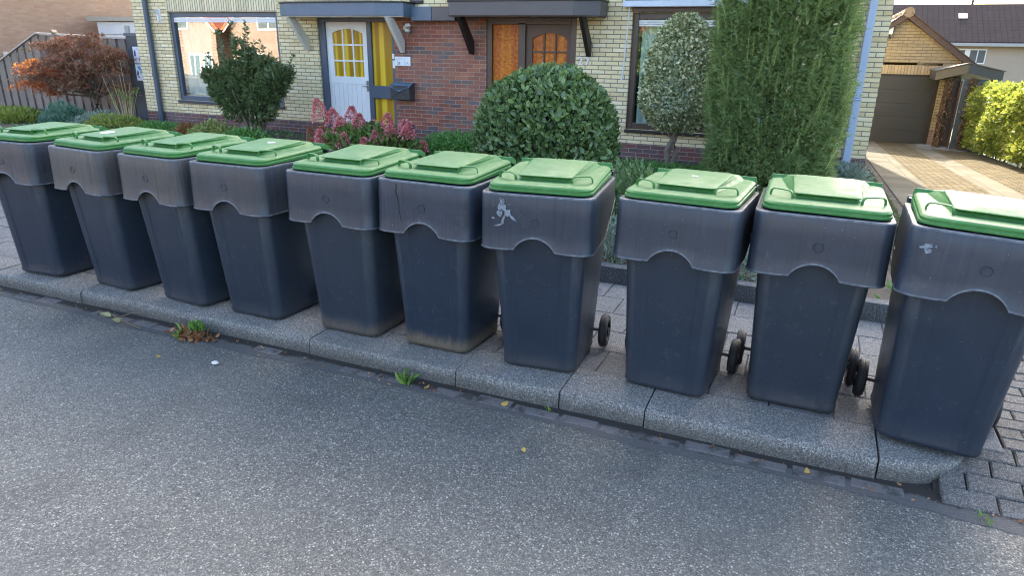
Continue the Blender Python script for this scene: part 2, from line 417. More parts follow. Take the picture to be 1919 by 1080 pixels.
# cobbled crossing on the right, ramping up from the road
cb = MB(); row = 0; y = 2.93
while y < 4.85:
    x = .72 if y < 3.28 else 1.004+(-.105 if row % 2 else 0)
    while x < 3.6:
        w_ = .21
        if x < 1.0 and y >= 3.28: x = 1.004; w_ = .105
        if x == .72 and row % 2: w_ = .105
        cx, cy = x+w_/2, y+.0525
        inside = math.hypot((cx-.50)/1.02, cy-3.38) < .365 
        if not inside:
            z = -.092+.09*min(1, max(0, (cy-2.93)/.40))+random.uniform(-.004,.004)
            a = random.uniform(-.03,.03); g_ = .0035
            pts = []
            for (sx, sy) in ((-1,-1),(1,-1),(1,1),(-1,1)):
                px_, py_ = sx*(w_/2-g_), sy*(.0525-g_)
                pts.append((cx+px_*math.cos(a)-py_*math.sin(a), cy+px_*math.sin(a)+py_*math.cos(a)))
            zs = [-.092+.09*min(1, max(0, (p[1]-2.93)/.40))-.001*random.random() for p in pts]
            dz = random.uniform(-.003,.003)
            low = [(p[0], p[1], z_-.06) for p, z_ in zip(pts, zs)]
            mid = [(p[0], p[1], z_-.007+dz) for p, z_ in zip(pts, zs)]
            top = [(cx+(p[0]-cx)*.94, cy+(p[1]-cy)*.89, z_+dz) for p, z_ in zip(pts, zs)]
            cb.add(low+mid+top, [(0,1,5,4),(1,2,6,5),(2,3,7,6),(3,0,4,7),(4,5,9,8),(5,6,10,9),(6,7,11,10),(7,4,8,11),(8,9,10,11)])
        x += w_
    y += .105; row += 1
setp(cb.build('cobbled_crossing', COBBLE), kind='structure')
cbb = MB(); cbb.add([(.70,2.9,-.118),(3.7,2.9,-.118),(3.7,3.34,-.022),(.70,3.34,-.022),(.70,4.9,-.016),(3.7,4.9,-.016)], [(0,1,2,3),(3,2,5,4)])
setp(cbb.build('crossing_bedding', DIRT), kind='structure')

# driveway, falling away towards the garage: strips of slabs and clinker
dv = MB(); cols = [(.735,1.12,2),(1.12,1.63,0),(1.63,2.38,1),(2.38,2.78,0),(2.78,3.75,1)]
yy = [4.85,6,7,8,8.5,9,10,12,14,16,18,20,22,24]
for (x0,x1,mi) in cols:
    for ya, yb in zip(yy[:-1], yy[1:]):
        dv.m = mi; dv.add([(x0,ya,slope(ya)-.004),(x1,ya,slope(ya)-.004),(x1,yb,slope(yb)-.004),(x0,yb,slope(yb)-.004)], [(0,1,2,3)])
setp(dv.build('driveway', [D_SLAB, D_BRICK, D_EDGE]), kind='structure')

# garden bed and its low edging
gd = MB(); nx, ny = 60, 20
for j in range(ny+1):
    for i in range(nx+1):
        x = -19+(19.72-.02)*i/nx; y = 4.94+(11.3-4.94)*j/ny
        gd.v.append((x, y, .07+.02*math.sin(x*3.1)*math.cos(y*2.3)+random.uniform(-.008,.008)-(.02 if y > 10.6 else 0)))
for j in range(ny):
    for i in range(nx): k = j*(nx+1)+i; gd.f.append((k, k+1, k+nx+2, k+nx+1)); gd.mi.append(0)
setp(gd.build('garden_soil', SOIL), kind='structure')
ed = MB(); x = -19.0
while x < .7:
    ed.box((x+.003, 4.832, -.08), (min(x+.997, .70), 4.935, .118+random.uniform(-.003,.003))); x += 1.0
o = ed.build('garden_edging', concrete('edging_concrete', (.105,.108,.11), (.17,.172,.175), .7).m, bevel=.006)
setp(o, 'low grey concrete edging between the pavement and the front garden', 'edging')
# ================================================================ wheelie bins
def bin_plastic(name):
    t = NT(name); v = t.obj(); s = t.sep(v)
    dust = t.n('Attribute', attribute_type='OBJECT', attribute_name='dust').outputs['Fac']
    mud = t.n('Attribute', attribute_type='OBJECT', attribute_name='mud').outputs['Fac']
    seed = t.n('Attribute', attribute_type='OBJECT', attribute_name='seed').outputs['Fac']
    sv = t.n('CombineXYZ', {0: seed, 1: t.math('MULTIPLY', seed, .7), 2: seed}).outputs[0]
    vv = t.n('VectorMath', {0: v, 1: sv}, operation='ADD').outputs[0]
    streak = t.noise(t.map(vv, scale=(55,55,2.2)), 1.0, 5, .7)
    fine = t.noise(t.map(vv, scale=(260,260,14)), 1.0, 3, .7)
    blot = t.noise(vv, 7, 5, .6)
    base = t.mix(t.noise(vv, 3, 3), (.013,.023,.039), (.020,.031,.051))
    a = t.math('MULTIPLY', t.ramp(streak, [(.50, 0), (.72, .75)]), t.ramp(blot, [(.38, .1), (.62, 1)]))
    age = t.ramp(s[2], [(.66, 0), (.75, 1)])
    base = t.mix(age, base, t.mix(blot, (.017,.027,.045), (.027,.039,.060)))
    c = t.mix(t.math('MULTIPLY', t.math('MULTIPLY', a, t.math('ADD', t.math('MULTIPLY', age, .65), .35)), .27), base, (.095,.118,.15))
    sc = t.math('MULTIPLY', t.ramp(fine, [(.62, 0), (.70, 1)]), t.ramp(t.noise(vv, 11, 3), [(.52, 0), (.66, 1)]))
    c = t.mix(t.math('MULTIPLY', sc, .38), c, (.30,.31,.32))
    dn = t.math('MULTIPLY', t.math('MULTIPLY', dust, t.ramp(t.noise(t.map(vv, scale=(30,30,1.5)), 1.0, 4), [(.3, .25), (.65, 1)])), t.ramp(s[2], [(.69, 0), (.72, 1)]))
    dn = t.math('MULTIPLY', dn, .48)
    c = t.mix(dn, c, (.15,.118,.08))
    rib = t.ramp(t.noise(t.map(vv, scale=(34,34,.6)), 1.0, 1), [(.40, 0), (.44, .40), (.48, 0)])
    c = t.mix(t.math('MULTIPLY', rib, age), c, (.010,.013,.018))
    tone = t.math('FRACT', t.math('MULTIPLY', seed, .37))
    c = t.mix(t.math('MULTIPLY', tone, .22), c, (.055,.060,.062))
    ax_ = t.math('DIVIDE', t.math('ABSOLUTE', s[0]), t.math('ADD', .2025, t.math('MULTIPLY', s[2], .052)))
    post = t.math('MULTIPLY', t.ramp(ax_, [(.74, 0), (.79, 1), (.95, 1), (1, .35)]), t.ramp(s[2], [(.05, .12), (.50, .45), (.68, 1), (.705, 0)]))  # corner bands: scuffs and the vertical corner highlights painted into the colour
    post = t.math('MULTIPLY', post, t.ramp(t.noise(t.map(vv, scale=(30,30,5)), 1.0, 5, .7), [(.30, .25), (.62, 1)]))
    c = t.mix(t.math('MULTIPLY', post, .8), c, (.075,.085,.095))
    bs = t.math('MULTIPLY', t.ramp(t.noise(vv, 17, 6, .75), [(.56, 0), (.63, 1)]), t.ramp(t.noise(vv, 4, 2), [(.45, 0), (.6, 1)]))
    c = t.mix(t.math('MULTIPLY', bs, .20), c, (.10,.11,.12))
    # dried splash mud round the foot
    md = t.math('MULTIPLY', t.ramp(t.math('ADD', s[2], t.math('MULTIPLY', t.noise(t.map(vv, scale=(60,60,12)), 1.0, 4), -.10)), [(-.02, .95), (.012, .6), (.055, 0)]), t.math('ADD', .04, mud))
    c = t.mix(t.n('Clamp', {0: md}).outputs[0], c, (.115,.095,.07))
    speck = t.n('TexVoronoi', {'Vector': vv, 'Scale': 28.0}, feature='F1').outputs['Distance']
    c = t.mix(t.ramp(speck, [(.035, .7), (.05, 0)]), c, (.35,.35,.34))
    t.P(Base_Color=c, Roughness=t.ramp(t.math('ADD', t.math('MULTIPLY', blot, .5), t.math('MULTIPLY', dn, .5)), [(0, .27), (.6, .52)]), Specular_IOR_Level=.42)
    h = t.math('ADD', t.math('MULTIPLY', t.noise(vv, 5, 2), 1.0), t.math('MULTIPLY', t.noise(t.map(vv, scale=(40,40,3)), 1, 3), .12))
    t.bump(h, .35, .012)
    return t.m
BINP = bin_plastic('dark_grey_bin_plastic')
t = NT('worn_highlit_edge'); c = t.mix(t.ramp(t.noise(t.obj(), 30, 4), [(.35, 0), (.65, 1)]), (.045,.054,.068), (.13,.145,.165)); t.P(Base_Color=c, Roughness=.5); WORN_HIGHLIT = t.m  # paler collar edges: abrasion plus the bright edge highlight painted in
t = NT('green_lid_plastic'); v = t.obj()
seed = t.n('Attribute', attribute_type='OBJECT', attribute_name='seed').outputs['Fac']
wet = t.n('Attribute', attribute_type='OBJECT', attribute_name='wet').outputs['Fac']
vv = t.n('VectorMath', {0: v, 1: t.n('CombineXYZ', {0: seed, 1: seed, 2: seed}).outputs[0]}, operation='ADD').outputs[0]
c = t.mix(t.noise(vv, 4, 4), (.038,.160,.034), (.052,.195,.047))
c = t.mix(t.ramp(t.noise(vv, 26, 5, .7), [(.48, 0), (.72, .38)]), c, (.16,.27,.12))
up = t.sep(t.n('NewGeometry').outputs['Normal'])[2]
speck = t.math('MULTIPLY', t.ramp(t.noise(vv, 170, 3, .6), [(.57, 0), (.65, .75)]), t.ramp(t.noise(vv, 7, 3), [(.42, 0), (.6, 1)]))
c = t.mix(t.math('MULTIPLY', speck, t.ramp(up, [(.5, 0), (.8, 1)])), c, (.11,.10,.06))
# paler mottling on the level faces, stronger with the wet value
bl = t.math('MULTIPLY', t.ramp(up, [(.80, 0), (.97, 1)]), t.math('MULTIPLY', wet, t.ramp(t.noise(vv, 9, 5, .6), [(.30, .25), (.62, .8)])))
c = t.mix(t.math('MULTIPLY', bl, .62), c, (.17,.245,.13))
run = t.ramp(t.noise(t.n('VectorMath', {0: vv, 1: t.n('VectorMath', {0: t.noise(vv, 8, 3, out=1), 'Scale': .25}, operation='SCALE').outputs[0]}, operation='ADD').outputs[0], 9, 1), [(.485, 0), (.5, 1), (.515, 0)])
c = t.mix(t.math('MULTIPLY', t.math('MULTIPLY', run, wet), .45), c, (.05,.14,.04))
t.P(Base_Color=c, Roughness=t.ramp(t.noise(vv, 14, 4), [(.3, .42), (.7, .62)]), Specular_IOR_Level=.33)
t.bump(t.math('ADD', t.noise(vv, 6, 2), t.math('MULTIPLY', t.noise(vv, 170, 2), .06)), .25, .008)
GREEN = t.m
RUBBER = plain('black_rubber', (.018,.018,.020), .7, bump=.3, bscale=80)
RIMM = plain('black_wheel_rim', (.012,.012,.013), .45)
AXLE = plain('dark_steel', (.03,.03,.032), .6, metal=0)
STICK = plain('white_sticker', (.62,.64,.66), .5, var=.06)
STICKB = plain('blue_print', (.12,.16,.34), .5)
TORN = NT('torn_sticker_film'); t = TORN; v = t.obj()
t.P(Base_Color=t.mix(t.ramp(t.noise(v, 60, 5, .7), [(.35, 0), (.6, 1)]), (.08,.10,.125), (.25,.29,.34)), Roughness=.5)
t.bump(t.noise(v, 120, 3), .6, .002); TORN = t.m

BW, BD, RW, RD, ZR, ZA, OFF = .405, .425, .578, .665, .992, .706, .1276
def rrect(w, d, r, cy, z, zf=None, nc=7, dense=22, steps=None, us=None):
    """rounded rectangle, counter-clockwise from the front-left corner; dense front and back"""
    pts = []
    x0, x1 = -w/2, w/2; y0, y1 = cy-d/2, cy+d/2
    fr = us if us is not None else [i/dense for i in range(dense+1)]
    def add(x, y):
        zz = zf(x, y) if zf else z
        pts.append((x, y, zz))
    for f in fr:                                                # front, left to right
        u = x0+r+(w-2*r)*f; yy = y0
        if steps and abs(f-.5)*2 < steps[0]: yy += steps[1]
        add(u, yy)
    for i in range(1, nc): a = -PI/2+PI/2*i/nc; add(x1-r+r*math.cos(a), y0+r+r*math.sin(a))
    for i in range(0, 5): add(x1, y0+r+(d-2*r)*i/4)
    for i in range(1, nc): a = PI/2*i/nc; add(x1-r+r*math.cos(a), y1-r+r*math.sin(a))
    for f in reversed(fr):
        add(x0+r+(w-2*r)*f, y1)
    for i in range(1, nc): a = PI/2+PI/2*i/nc; add(x0+r+r*math.cos(a), y1-r+r*math.sin(a))
    for i in range(0, 5): add(x0, y1-r-(d-2*r)*i/4)
    for i in range(1, nc): a = PI+PI/2*i/nc; add(x0+r+r*math.cos(a), y0+r+r*math.sin(a))
    return pts
FR = sorted(set([i/20 for i in range(21)]+[.13,.155,.845,.87]))

def body_mesh(parent):
    m = MB(); rs = []
    def ring(z, grow=0, st=.006):
        k = z/ZR
        w = BW+(.505-BW)*k+grow*2; d = BD+(.60-BD)*k+grow*2
        cy = (BD/2)*(1-k)+(-OFF+.028+.30)*k
        r = .050+.02*k
        pts = rrect(w, d, r, cy, z, us=FR, steps=(.74, st))
        return [(x*(1+.10*(y-(cy-d/2))/d), y, q) for (x, y, q) in pts]
    rs.append(ring(.003, -.014, 0)); rs.append(ring(.004, -.007, 0)); rs.append(ring(.011, .0, 0)); rs.append(ring(.022, .003, .001)); rs.append(ring(.030, .003, .002))
    rs.append(ring(.05, .0, .005))
    for z in (.15,.3,.45,.6,.72,.86,.955): rs.append(ring(z))
    m.rings(rs)
    # wheel niches' moulded axle carriers at the back
    for sx in (-1, 1):
        m.box((sx*.10-.03, BD-.06, .05), (sx*.10+.03, BD+.035, .17))
    return m.build('body', BINP, parent, smooth=True, auto=50)

def collar_mesh(parent):
    m = MB(); cy = -OFF+RD/2
    arch_w = .108; arch_h = .069; arch_r = (arch_w**2+arch_h**2)/(2*arch_h)
    US = sorted(set([i/44 for i in range(45)]+[.5-arch_w/(RW-.116), .5+arch_w/(RW-.116)]))
    def prof(grow, z0):
        w = RW+2*grow; d = RD+2*grow; r = .058
        y0 = cy-d/2; y1 = cy+d/2
        def zf(x, y):
            if (abs(y-y0) < 1e-4) and abs(x) < arch_w+1e-5:
                return z0-.002+math.sqrt(arch_r**2-x*x)-(arch_r-arch_h)
            if (abs(y-y0) < 1e-4): return z0+.004*math.exp(-((abs(x)-arch_w)/.03)**2)-.002
            f = (y-y0)/(y1-y0)
            return z0+.19*max(0, (f-.50)/.5)**1.2
        return rrect(w, d, r, cy, z0, zf=zf, us=US)
    def lvl(grow, z, r=.058): return rrect(RW+2*grow, RD+2*grow, r, cy, z, us=US)
    rs = [lvl(-.05, .93), prof(-.008, ZA), prof(.0005, ZA-.001), prof(.004, ZA+.003), prof(.0012, ZA+.010)]
    rs += [lvl(-.0005, .80), lvl(-.0015, .90), lvl(-.002, ZR-.009), lvl(-.005, ZR-.002), lvl(-.010, ZR), lvl(-.05, ZR-.001), lvl(-.07, ZR-.006)]
    m.rings(rs, False, True)
    nr = len(rs[0])
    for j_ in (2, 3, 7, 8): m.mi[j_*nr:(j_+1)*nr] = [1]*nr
    # round emblem boss on the front
    yb = cy-RD/2+.0012
    for (r0, r1, h) in ((.0225,.0195,.0035),):
        n = 24; k = len(m.v)
        vs = []; fs = []
        for i in range(n):
            a = 2*PI*i/n
            for (rr_, dy) in ((r0+.002, .002), (r0, -h), (r1, -h), (r1-.002, -.0006)):
                vs.append((rr_*math.cos(a), yb+dy, .855+rr_*math.sin(a)))
        for i in range(n):
            j = (i+1) % n
            for q in range(3): fs.append((i*4+q, j*4+q, j*4+q+1, i*4+q+1))
        fs.append(tuple(i*4+3 for i in range(n)))
        m.add(vs, fs)
    return m.build('collar', [BINP, WORN_HIGHLIT], parent, smooth=True, auto=42)

def lid_mesh(parent):
    m = MB(); w, d = .534, .602; cy = -OFF+.033+d/2; y0 = cy-d/2
    def tz(y): return .020*min(1, max(0, (y-y0)/d))
    def L(gw, z, r, k=1.0):
        return rrect(w+2*gw, d+2*gw, r, cy, z, zf=lambda x, y: z+k*tz(y), dense=10)
    m.rings([L(-.03, ZR+.003, .05, 0), L(-.008, ZR+.004, .062, 0), L(.0, ZR+.006, .065, 0), L(.001, ZR+.013, .066, .7), L(.0, ZR+.016, .066, .8), L(-.004, ZR+.018, .064, .9),
             L(-.003, ZR+.029, .064), L(-.010, ZR+.037, .062), L(-.022, ZR+.040, .058), L(-.036, ZR+.038, .05)], True, True)
    o = m.build('lid', GREEN, parent, smooth=True, auto=35)
    zt = lambda y: ZR+.037+tz(y)
    # raised plateau with an overhanging grip lip at the front
    p = MB(); ya, yb, yc = y0+.135, y0+.515, y0+.585
    def oct_(wf, wb, y_a, y_b, zf, zb, r=.03):
        pts = []
        for (cx, cyy, sx, sy) in ((-wf/2, y_a, 1, 1), (wf/2, y_a, -1, 1), (wb/2, y_b, -1, -1), (-wb/2, y_b, 1, -1)):
            c = (cx+sx*r, cyy+sy*r)
            a0 = {(1,1): PI, (-1,1): 1.5*PI, (-1,-1): 0, (1,-1): .5*PI}[(sx, sy)]
            for i in range(6):
                a = a0+PI/2*i/5
                q = (c[0]+r*math.cos(a), c[1]+r*math.sin(a))
                f = (q[1]-y_a)/(y_b-y_a)
                pts.append((q[0], q[1], zf+(zb-zf)*f))
        return pts
    zf, zb = zt(ya)+.024, zt(yb)+.036
    p.rings([oct_(.30, .42, ya+.004, yc, zt(ya)-.004, zt(yc)-.002), oct_(.262, .36, ya+.016, yb+.06, zf-.006, zb-.010),
             oct_(.285, .31, ya-.012, yb+.008, zf-.003, zb-.003), oct_(.285, .308, ya-.014, yb, zf, zb), oct_(.275, .300, ya-.010, yb-.004, zf+.003, zb+.002)], False, True)
    p.build('plateau', GREEN, o, smooth=True, auto=35)
    # loop handles on both front corners
    for sx in (-1, 1):
        h = MB(); c = Vector((sx*.192, y0+.135, zt(y0+.135)-.003)); dr = Vector((.92, sx*.38, 0)).normalized(); wdt = Vector((-dr.y, dr.x, 0))
        prof = []
        for (a, z) in ((-.052,0),(-.051,.018),(-.047,.029),(-.038,.036),(0,.038),(.038,.036),(.047,.029),(.051,.018),(.052,0)):
            prof.append(c+dr*a+Vector((0,0,z)))
        rs = []
        for i, q in enumerate(prof):
            tan = (prof[min(i+1, len(prof)-1)]-prof[max(i-1, 0)]).normalized(); nn = tan.cross(wdt)
            rs.append([q-wdt*.008-nn*.003, q+wdt*.008-nn*.003, q+wdt*.008+nn*.003, q-wdt*.008+nn*.003])
        h.rings(rs); h.build('lid_handle', GREEN, o, bevel=.0015)
    # hinge plates, lifting ribs
    yk = y0+d-.012; zk = ZR+.035
    for sx in (-1, 1):
        a, b = sorted((sx*.150, sx*.258)); q = MB()
        q.prism([(yk-.012, zk+.006), (yk+.050, zk-.012), (yk+.056, zk-.008), (yk+.052, zk+.014), (yk+.006, zk+.038), (yk, zk+.038)], a, b, axis='x')
        q.build('hinge_plate', GREEN, o, bevel=.002)
    for u in (-.045, .045):
        q = MB(); q.prism([(yk-.05, zk+.010), (yk+.030, zk+.008), (yk+.030, zk+.042)], u-.0035, u+.0035, axis='x')
        q.build('lid_rib', GREEN, o, bevel=.0015)
    return o

def wheel(parent, u, v, seed):
    m = MB(); r = .098; w = .046; ax = Vector((1,0,0)); c = Vector((u, v, r)); n = 36
    rs = []
    for (dx, rr_) in ((-w/2, .062), (-w/2, .086), (-w/2+.006, .094), (-w/2+.012, .098), (-.004,.098), (-.003,.095), (.003,.095), (.004,.098), (w/2-.012, .098), (w/2-.006, .094), (w/2, .086), (w/2, .062), (w/2-.008,.058), (-w/2+.008,.058)):
        rs.append([(c.x+dx, c.y+rr_*math.cos(2*PI*i/n), c.z+rr_*math.sin(2*PI*i/n)) for i in range(n)])
    rs.append(rs[0]); m.rings(rs, False, False)
    e = m.build('wheel', RUBBER, parent, smooth=True, auto=40)
    h = MB(); h.disc(c, ax, .020, w+.006, 16)
    for i in range(8):
        a = 2*PI*i/8; d = Vector((0, math.cos(a), math.sin(a))); s = Vector((0, -math.sin(a), math.cos(a)))
        P = [c+d*.016+s*.006, c+d*.016-s*.006, c+d*.060-s*.004, c+d*.060+s*.004]
        h.add([p+ax*.010 for p in P]+[p-ax*.010 for p in P], [(0,1,2,3),(7,6,5,4),(0,1,5,4),(1,2,6,5),(2,3,7,6),(3,0,4,7)])
    h.build('hub', RIMM, e, smooth=True)
    return e

def make_bin():
    t = empty('wheelie_bin', (0,0,0), 'x', 'wheelie bin', 'wheelie bins set out in a row along the kerb')
    body_mesh(t); collar_mesh(t); lid_mesh(t)
    v = BD+.0
    ax = MB(); ax.tube([(-.27, v, .098), (.27, v, .098)], .010, 12); ax.build('axle', AXLE, t, smooth=True)
    wheel(t, .285, v, 1); wheel(t, -.285, v, 2)
    hb = MB(); yb = -OFF+RD+.035
    hb.tube([(-.27, yb, ZR+.012), (.27, yb, ZR+.012)], .014, 12)
    for sx in (-1, 1):
        for u in (.262,.16): hb.box((sx*u-.006, yb-.05, ZR-.02), (sx*u+.006, yb+.008, ZR+.02))
    hb.build('rear_handle', BINP, t, smooth=True)
    return t
def kids(o): return [c for c in bpy.data.objects if c.parent == o]
def copy_tree(o, parent=None):
    c = o.copy(); COL.objects.link(c); c.parent = parent
    for ch in kids(o): copy_tree(ch, c)
    return c
BINS = [(-5.1396, 3.1049, 0.0761, 0.0054, 0.0301), (-4.4249, 3.1441, -0.0964, -0.0002, 0.0115), (-3.7313, 3.1271, -0.0913, -0.0105, 0.0082),
 (-3.128, 3.14, 0.0056, -0.0019, 0.0101), (-2.4267, 3.1708, 0.011, 0.0049, 0.0036), (-1.8327, 3.1922, -0.0025, 0.0088, 0.0074),
 (-1.1895, 3.1943, 0.0981, -0.0053, -0.0116), (-0.5199, 3.2235, -0.0531, 0.006, 0.0308), (0.0932, 3.3241, 0.0091, 0.0085, 0.0058),
 (0.6705, 3.1625, -0.0449, 0.0452, 0.0388)]
LAB = ['green-lidded wheelie bin at the far left end of the row, cut by the photo edge',
 'green-lidded wheelie bin with a round white-blue sticker on its lid and a dusty brown collar',
 'brown-dusted wheelie bin without sticker, between the two bins with round lid stickers',
 'green-lidded wheelie bin with a small round white dot sticker on its lid',
 'green-lidded wheelie bin just left of the bin with the cracked collar',
 'green-lidded wheelie bin with a thin crack down its collar and a mud-caked foot',
 'green-lidded wheelie bin with pale torn sticker remains on its collar, before the round bush',
 'green-lidded wheelie bin with a small white rectangular label on its lid, before the tall conifer',
 'green-lidded wheelie bin with rain tracks on its lid, second from the right',
 'green-lidded wheelie bin at the right end of the row, cut by the photo edge']
MUD = [.1,.12,.1,.05,.55,1.0,.15,.03,.12,.03]
DUST = [.4,.95,.9,.45,.06,.08,.03,.10,.03,.03]; WET = [.6,.75,.55,.5,.7,.6,.65,.85,1.0,1.0]
proto = make_bin(); made = []
for i, (x, y, th, ph, ps) in enumerate(BINS):
    b = proto if i == 0 else copy_tree(proto)
    b['label'] = LAB[i]; b.location = (x, y, .002+.2*abs(ph)+.15*abs(ps)); b.rotation_euler = (-ps, ph, th)
    kid_l = [c for c in kids(b) if c.name.startswith('lid')][0]; kid_l.rotation_euler = ((i*7 % 5-2)*.0016, (i*3 % 5-2)*.0022, (i*4 % 7-3)*.0035)
    for ch in kids(b):
        ch['dust'] = DUST[i]; ch['mud'] = MUD[i]; ch['seed'] = i*3.37; ch['wet'] = WET[i]
        for c2 in kids(ch): c2['dust'] = DUST[i]; c2['seed'] = i*3.37; c2['wet'] = WET[i]
    made.append(b)
def kid(o, n): return [c for c in kids(o) if c.name.split('.')[0] == n][0]
def lid_z(y):                                   # height of the plateau's top at depth y
    y0 = -OFF+.033; ya, yb = y0+.135, y0+.515; d = .602
    zf = ZR+.037+.020*.135/d+.024; zb = ZR+.037+.020*.515/d+.036
    return zf+.003+(zb-zf)*(y-ya+.012)/(yb-ya+.012)
def round_sticker(b, u, v, r, inner):
    m = MB(); n = 28
    m.add([(u+r*math.cos(2*PI*i/n), v+r*math.sin(2*PI*i/n), lid_z(v+r*math.sin(2*PI*i/n))+.0012) for i in range(n)], [tuple(range(n))])
    s = m.build('sticker', STICK, kid(b, 'lid'))
    k = MB()
    if inner == 'print':
        for (a, bb, w, h) in ((-.5,-.25,.32,.10),(-.02,-.30,.36,.12),(-.42,.0,.28,.12),(.05,.05,.30,.14),(-.2,.32,.36,.10),(-.6,.2,.1,.16)):
            P = [(u+a*r, v+bb*r), (u+(a+w)*r, v+bb*r), (u+(a+w)*r, v+(bb+h)*r), (u+a*r, v+(bb+h)*r)]
            k.add([(x, y, lid_z(y)+.0022) for x, y in P], [(0,1,2,3)])
    else:
        P = [(u+.32*r*math.cos(2*PI*i/12), v+.32*r*math.sin(2*PI*i/12)) for i in range(12)]
        k.add([(x, y, lid_z(y)+.0022) for x, y in P], [tuple(range(12))])
    k.build('sticker_print', STICKB if inner == 'print' else plain('grey_print', (.25,.27,.30), .5), s)
round_sticker(made[1], -.035, .17, .048, 'print')
round_sticker(made[3], .015, .285, .026, 'dot')
m = MB(); P = [(-.02,.245),(.012,.245),(.012,.268),(-.02,.268)]
m.add([(x, y, lid_z(y)+.0015) for x, y in P], [(0,1,2,3)]); m.build('sticker', STICK, kid(made[7], 'lid'))
# torn sticker remains on the seventh collar: flakes of film on the front face
yf = -OFF-.0022
def flakes(b, polys, y=yf, name='torn_sticker'):
    m = MB()
    for P in polys: m.prism([(p[0], p[1]) for p in P], y-.0006, y+.0024, axis='y')
    m.build(name, TORN, kid(b, 'collar'))
def rag(cx, cz, rx, rz, n=11, rot=0, rough=.35):
    out = []
    for i in range(n):
        a = 2*PI*i/n; k = 1+random.uniform(-rough, rough)
        x, z = rx*k*math.cos(a), rz*k*math.sin(a)
        out.append((cx+x*math.cos(rot)-z*math.sin(rot), cz+x*math.sin(rot)+z*math.cos(rot)))
    return out
flakes(made[6], [rag(-.166,.925,.020,.021), rag(-.172,.953,.006,.014,rot=.1), rag(-.159,.953,.006,.013), rag(-.176,.892,.015,.016), rag(-.135,.898,.015,.018,rot=-.3), rag(-.110,.874,.020,.006,rot=-.75),
                 rag(-.160,.862,.008,.027,rot=-.25), rag(-.182,.833,.024,.005,rot=.35), rag(-.212,.868,.008,.006), rag(-.128,.94,.003,.003,6)])
# crack in the sixth collar
CRK = plain('crack_dark', (.008,.008,.009), .9)
m = MB(); pts = [(-.15,.972),(-.148,.95),(-.152,.93),(-.143,.905),(-.139,.885),(-.134,.865),(-.136,.84),(-.130,.815),(-.124,.79),(-.121,.772)]
for a, b in zip(pts[:-1], pts[1:]):
    w_ = .0014; m.prism([(a[0]-w_, a[1]), (b[0]-w_, b[1]), (b[0]+w_, b[1]), (a[0]+w_, a[1])], -OFF-.0006, -OFF+.003, axis='y')
m.build('crack', CRK, kid(made[5], 'collar'))
# scuffed film on the left corner of the last bin
flakes(made[9], [rag(-.222,.918,.022,.010,rot=.3), rag(-.216,.900,.012,.012), rag(-.190,.922,.004,.006,7)], y=-OFF-.0016)
# ================================================================ the semi-detached house
W = 10.7
WHITE = plain('white_paint', (.74,.75,.76), .45, var=.05, bump=.08)
CREAMP = plain('cream_white_paint', (.66,.63,.56), .5, var=.06)
NAVY = plain('slate_blue_paint', (.060,.085,.125), .4, var=.12, spec=.6)
NAVYD = plain('dark_slate_paint', (.045,.055,.075), .45, var=.12)
BLUEF = plain('blue_grey_fascia', (.085,.13,.185), .38, var=.15)
BROWN = plain('dark_brown_paint', (.060,.036,.026), .4, var=.2, spec=.6)
BROWNW = plain('brown_wood', (.075,.042,.027), .45, var=.25)
BRGREY = plain('grey_brown_fascia', (.085,.080,.085), .40, var=.15)
BLACK = plain('near_black_brown', (.022,.016,.014), .5)
PIPEB = plain('pale_blue_pvc', (.36,.46,.60), .4, var=.06)
DARKROOM = plain('dark_interior', (.10,.095,.085), .9)
CURT = plain('pale_green_curtain', (.72,.84,.76), .9, var=.1)
TILE = None
t = NT('roof_tiles'); v = t.obj(); s = t.sep(v)
vv = t.n('CombineXYZ', {0: s[0], 1: t.math('MULTIPLY', s[1], 1.2), 2: s[2]}).outputs[0]
br = t.n('TexBrick', {'Vector': vv, 'Color1': (0,0,0), 'Color2': (1,1,1), 'Mortar': (.5,.5,.5), 'Scale': 1.0, 'Mortar Size': .012, 'Mortar Smooth': .6, 'Brick Width': .26, 'Row Height': .34}, offset=0)
c = t.mix(t.noise(v, 2, 4), (.040,.028,.026), (.070,.050,.046)); c = t.mix(br.outputs[1], c, (.012,.010,.010))
t.P(Base_Color=c, Roughness=.9, Specular_IOR_Level=.15); t.bump(t.math('SUBTRACT', 0, br.outputs[1]), 1, .03); TILE = t.m
ORT = plain('orange_roof_tiles', (.42,.13,.06), .8, var=.25, nscale=4)

def glass(name, fac=.30, tint=(.9,.93,.92)):
    t = NT(name)
    gl = t.n('BsdfGlossy', {'Color': (.95,.96,.97), 'Roughness': .004}); tr = t.n('BsdfTransparent', {'Color': tint})
    nb = t.n('Bump', {'Height': t.noise(t.obj(), 1.1, 1), 'Strength': .12, 'Distance': .01}); t.set(gl, 'Normal', nb.outputs[0])
    mx = t.n('MixShader', {0: fac, 1: tr.outputs[0], 2: gl.outputs[0]}); t.t.links.new(mx.outputs[0], t.out.inputs[0]); return t.m
GLASS = glass('window_glass', .24)
GLASS2 = glass('window_glass_clear', .12)
def colour_glass(name, a, b, sc, bd, st):
    t = NT(name); v = t.obj()
    n = t.noise(t.map(v, scale=st), sc, 3, .6)
    fold = t.ramp(t.noise(t.map(v, scale=(7,1,.10)), 1.3, 1), [(.35, 0), (.65, 1)])
    if st[0] > 2: n = fold
    t.P(Base_Color=t.mix(t.math('MULTIPLY', t.math('ADD', fold, t.ramp(n, [(.35, 0), (.65, 1)])), .5), a, b), Roughness=.30, Specular_IOR_Level=.35)
    t.bump(n, .8, bd); return t.m
AMBER = colour_glass('yellow_patterned_glass', (.34,.19,.006), (.72,.50,.04), 40, .002, (3,1,.6))
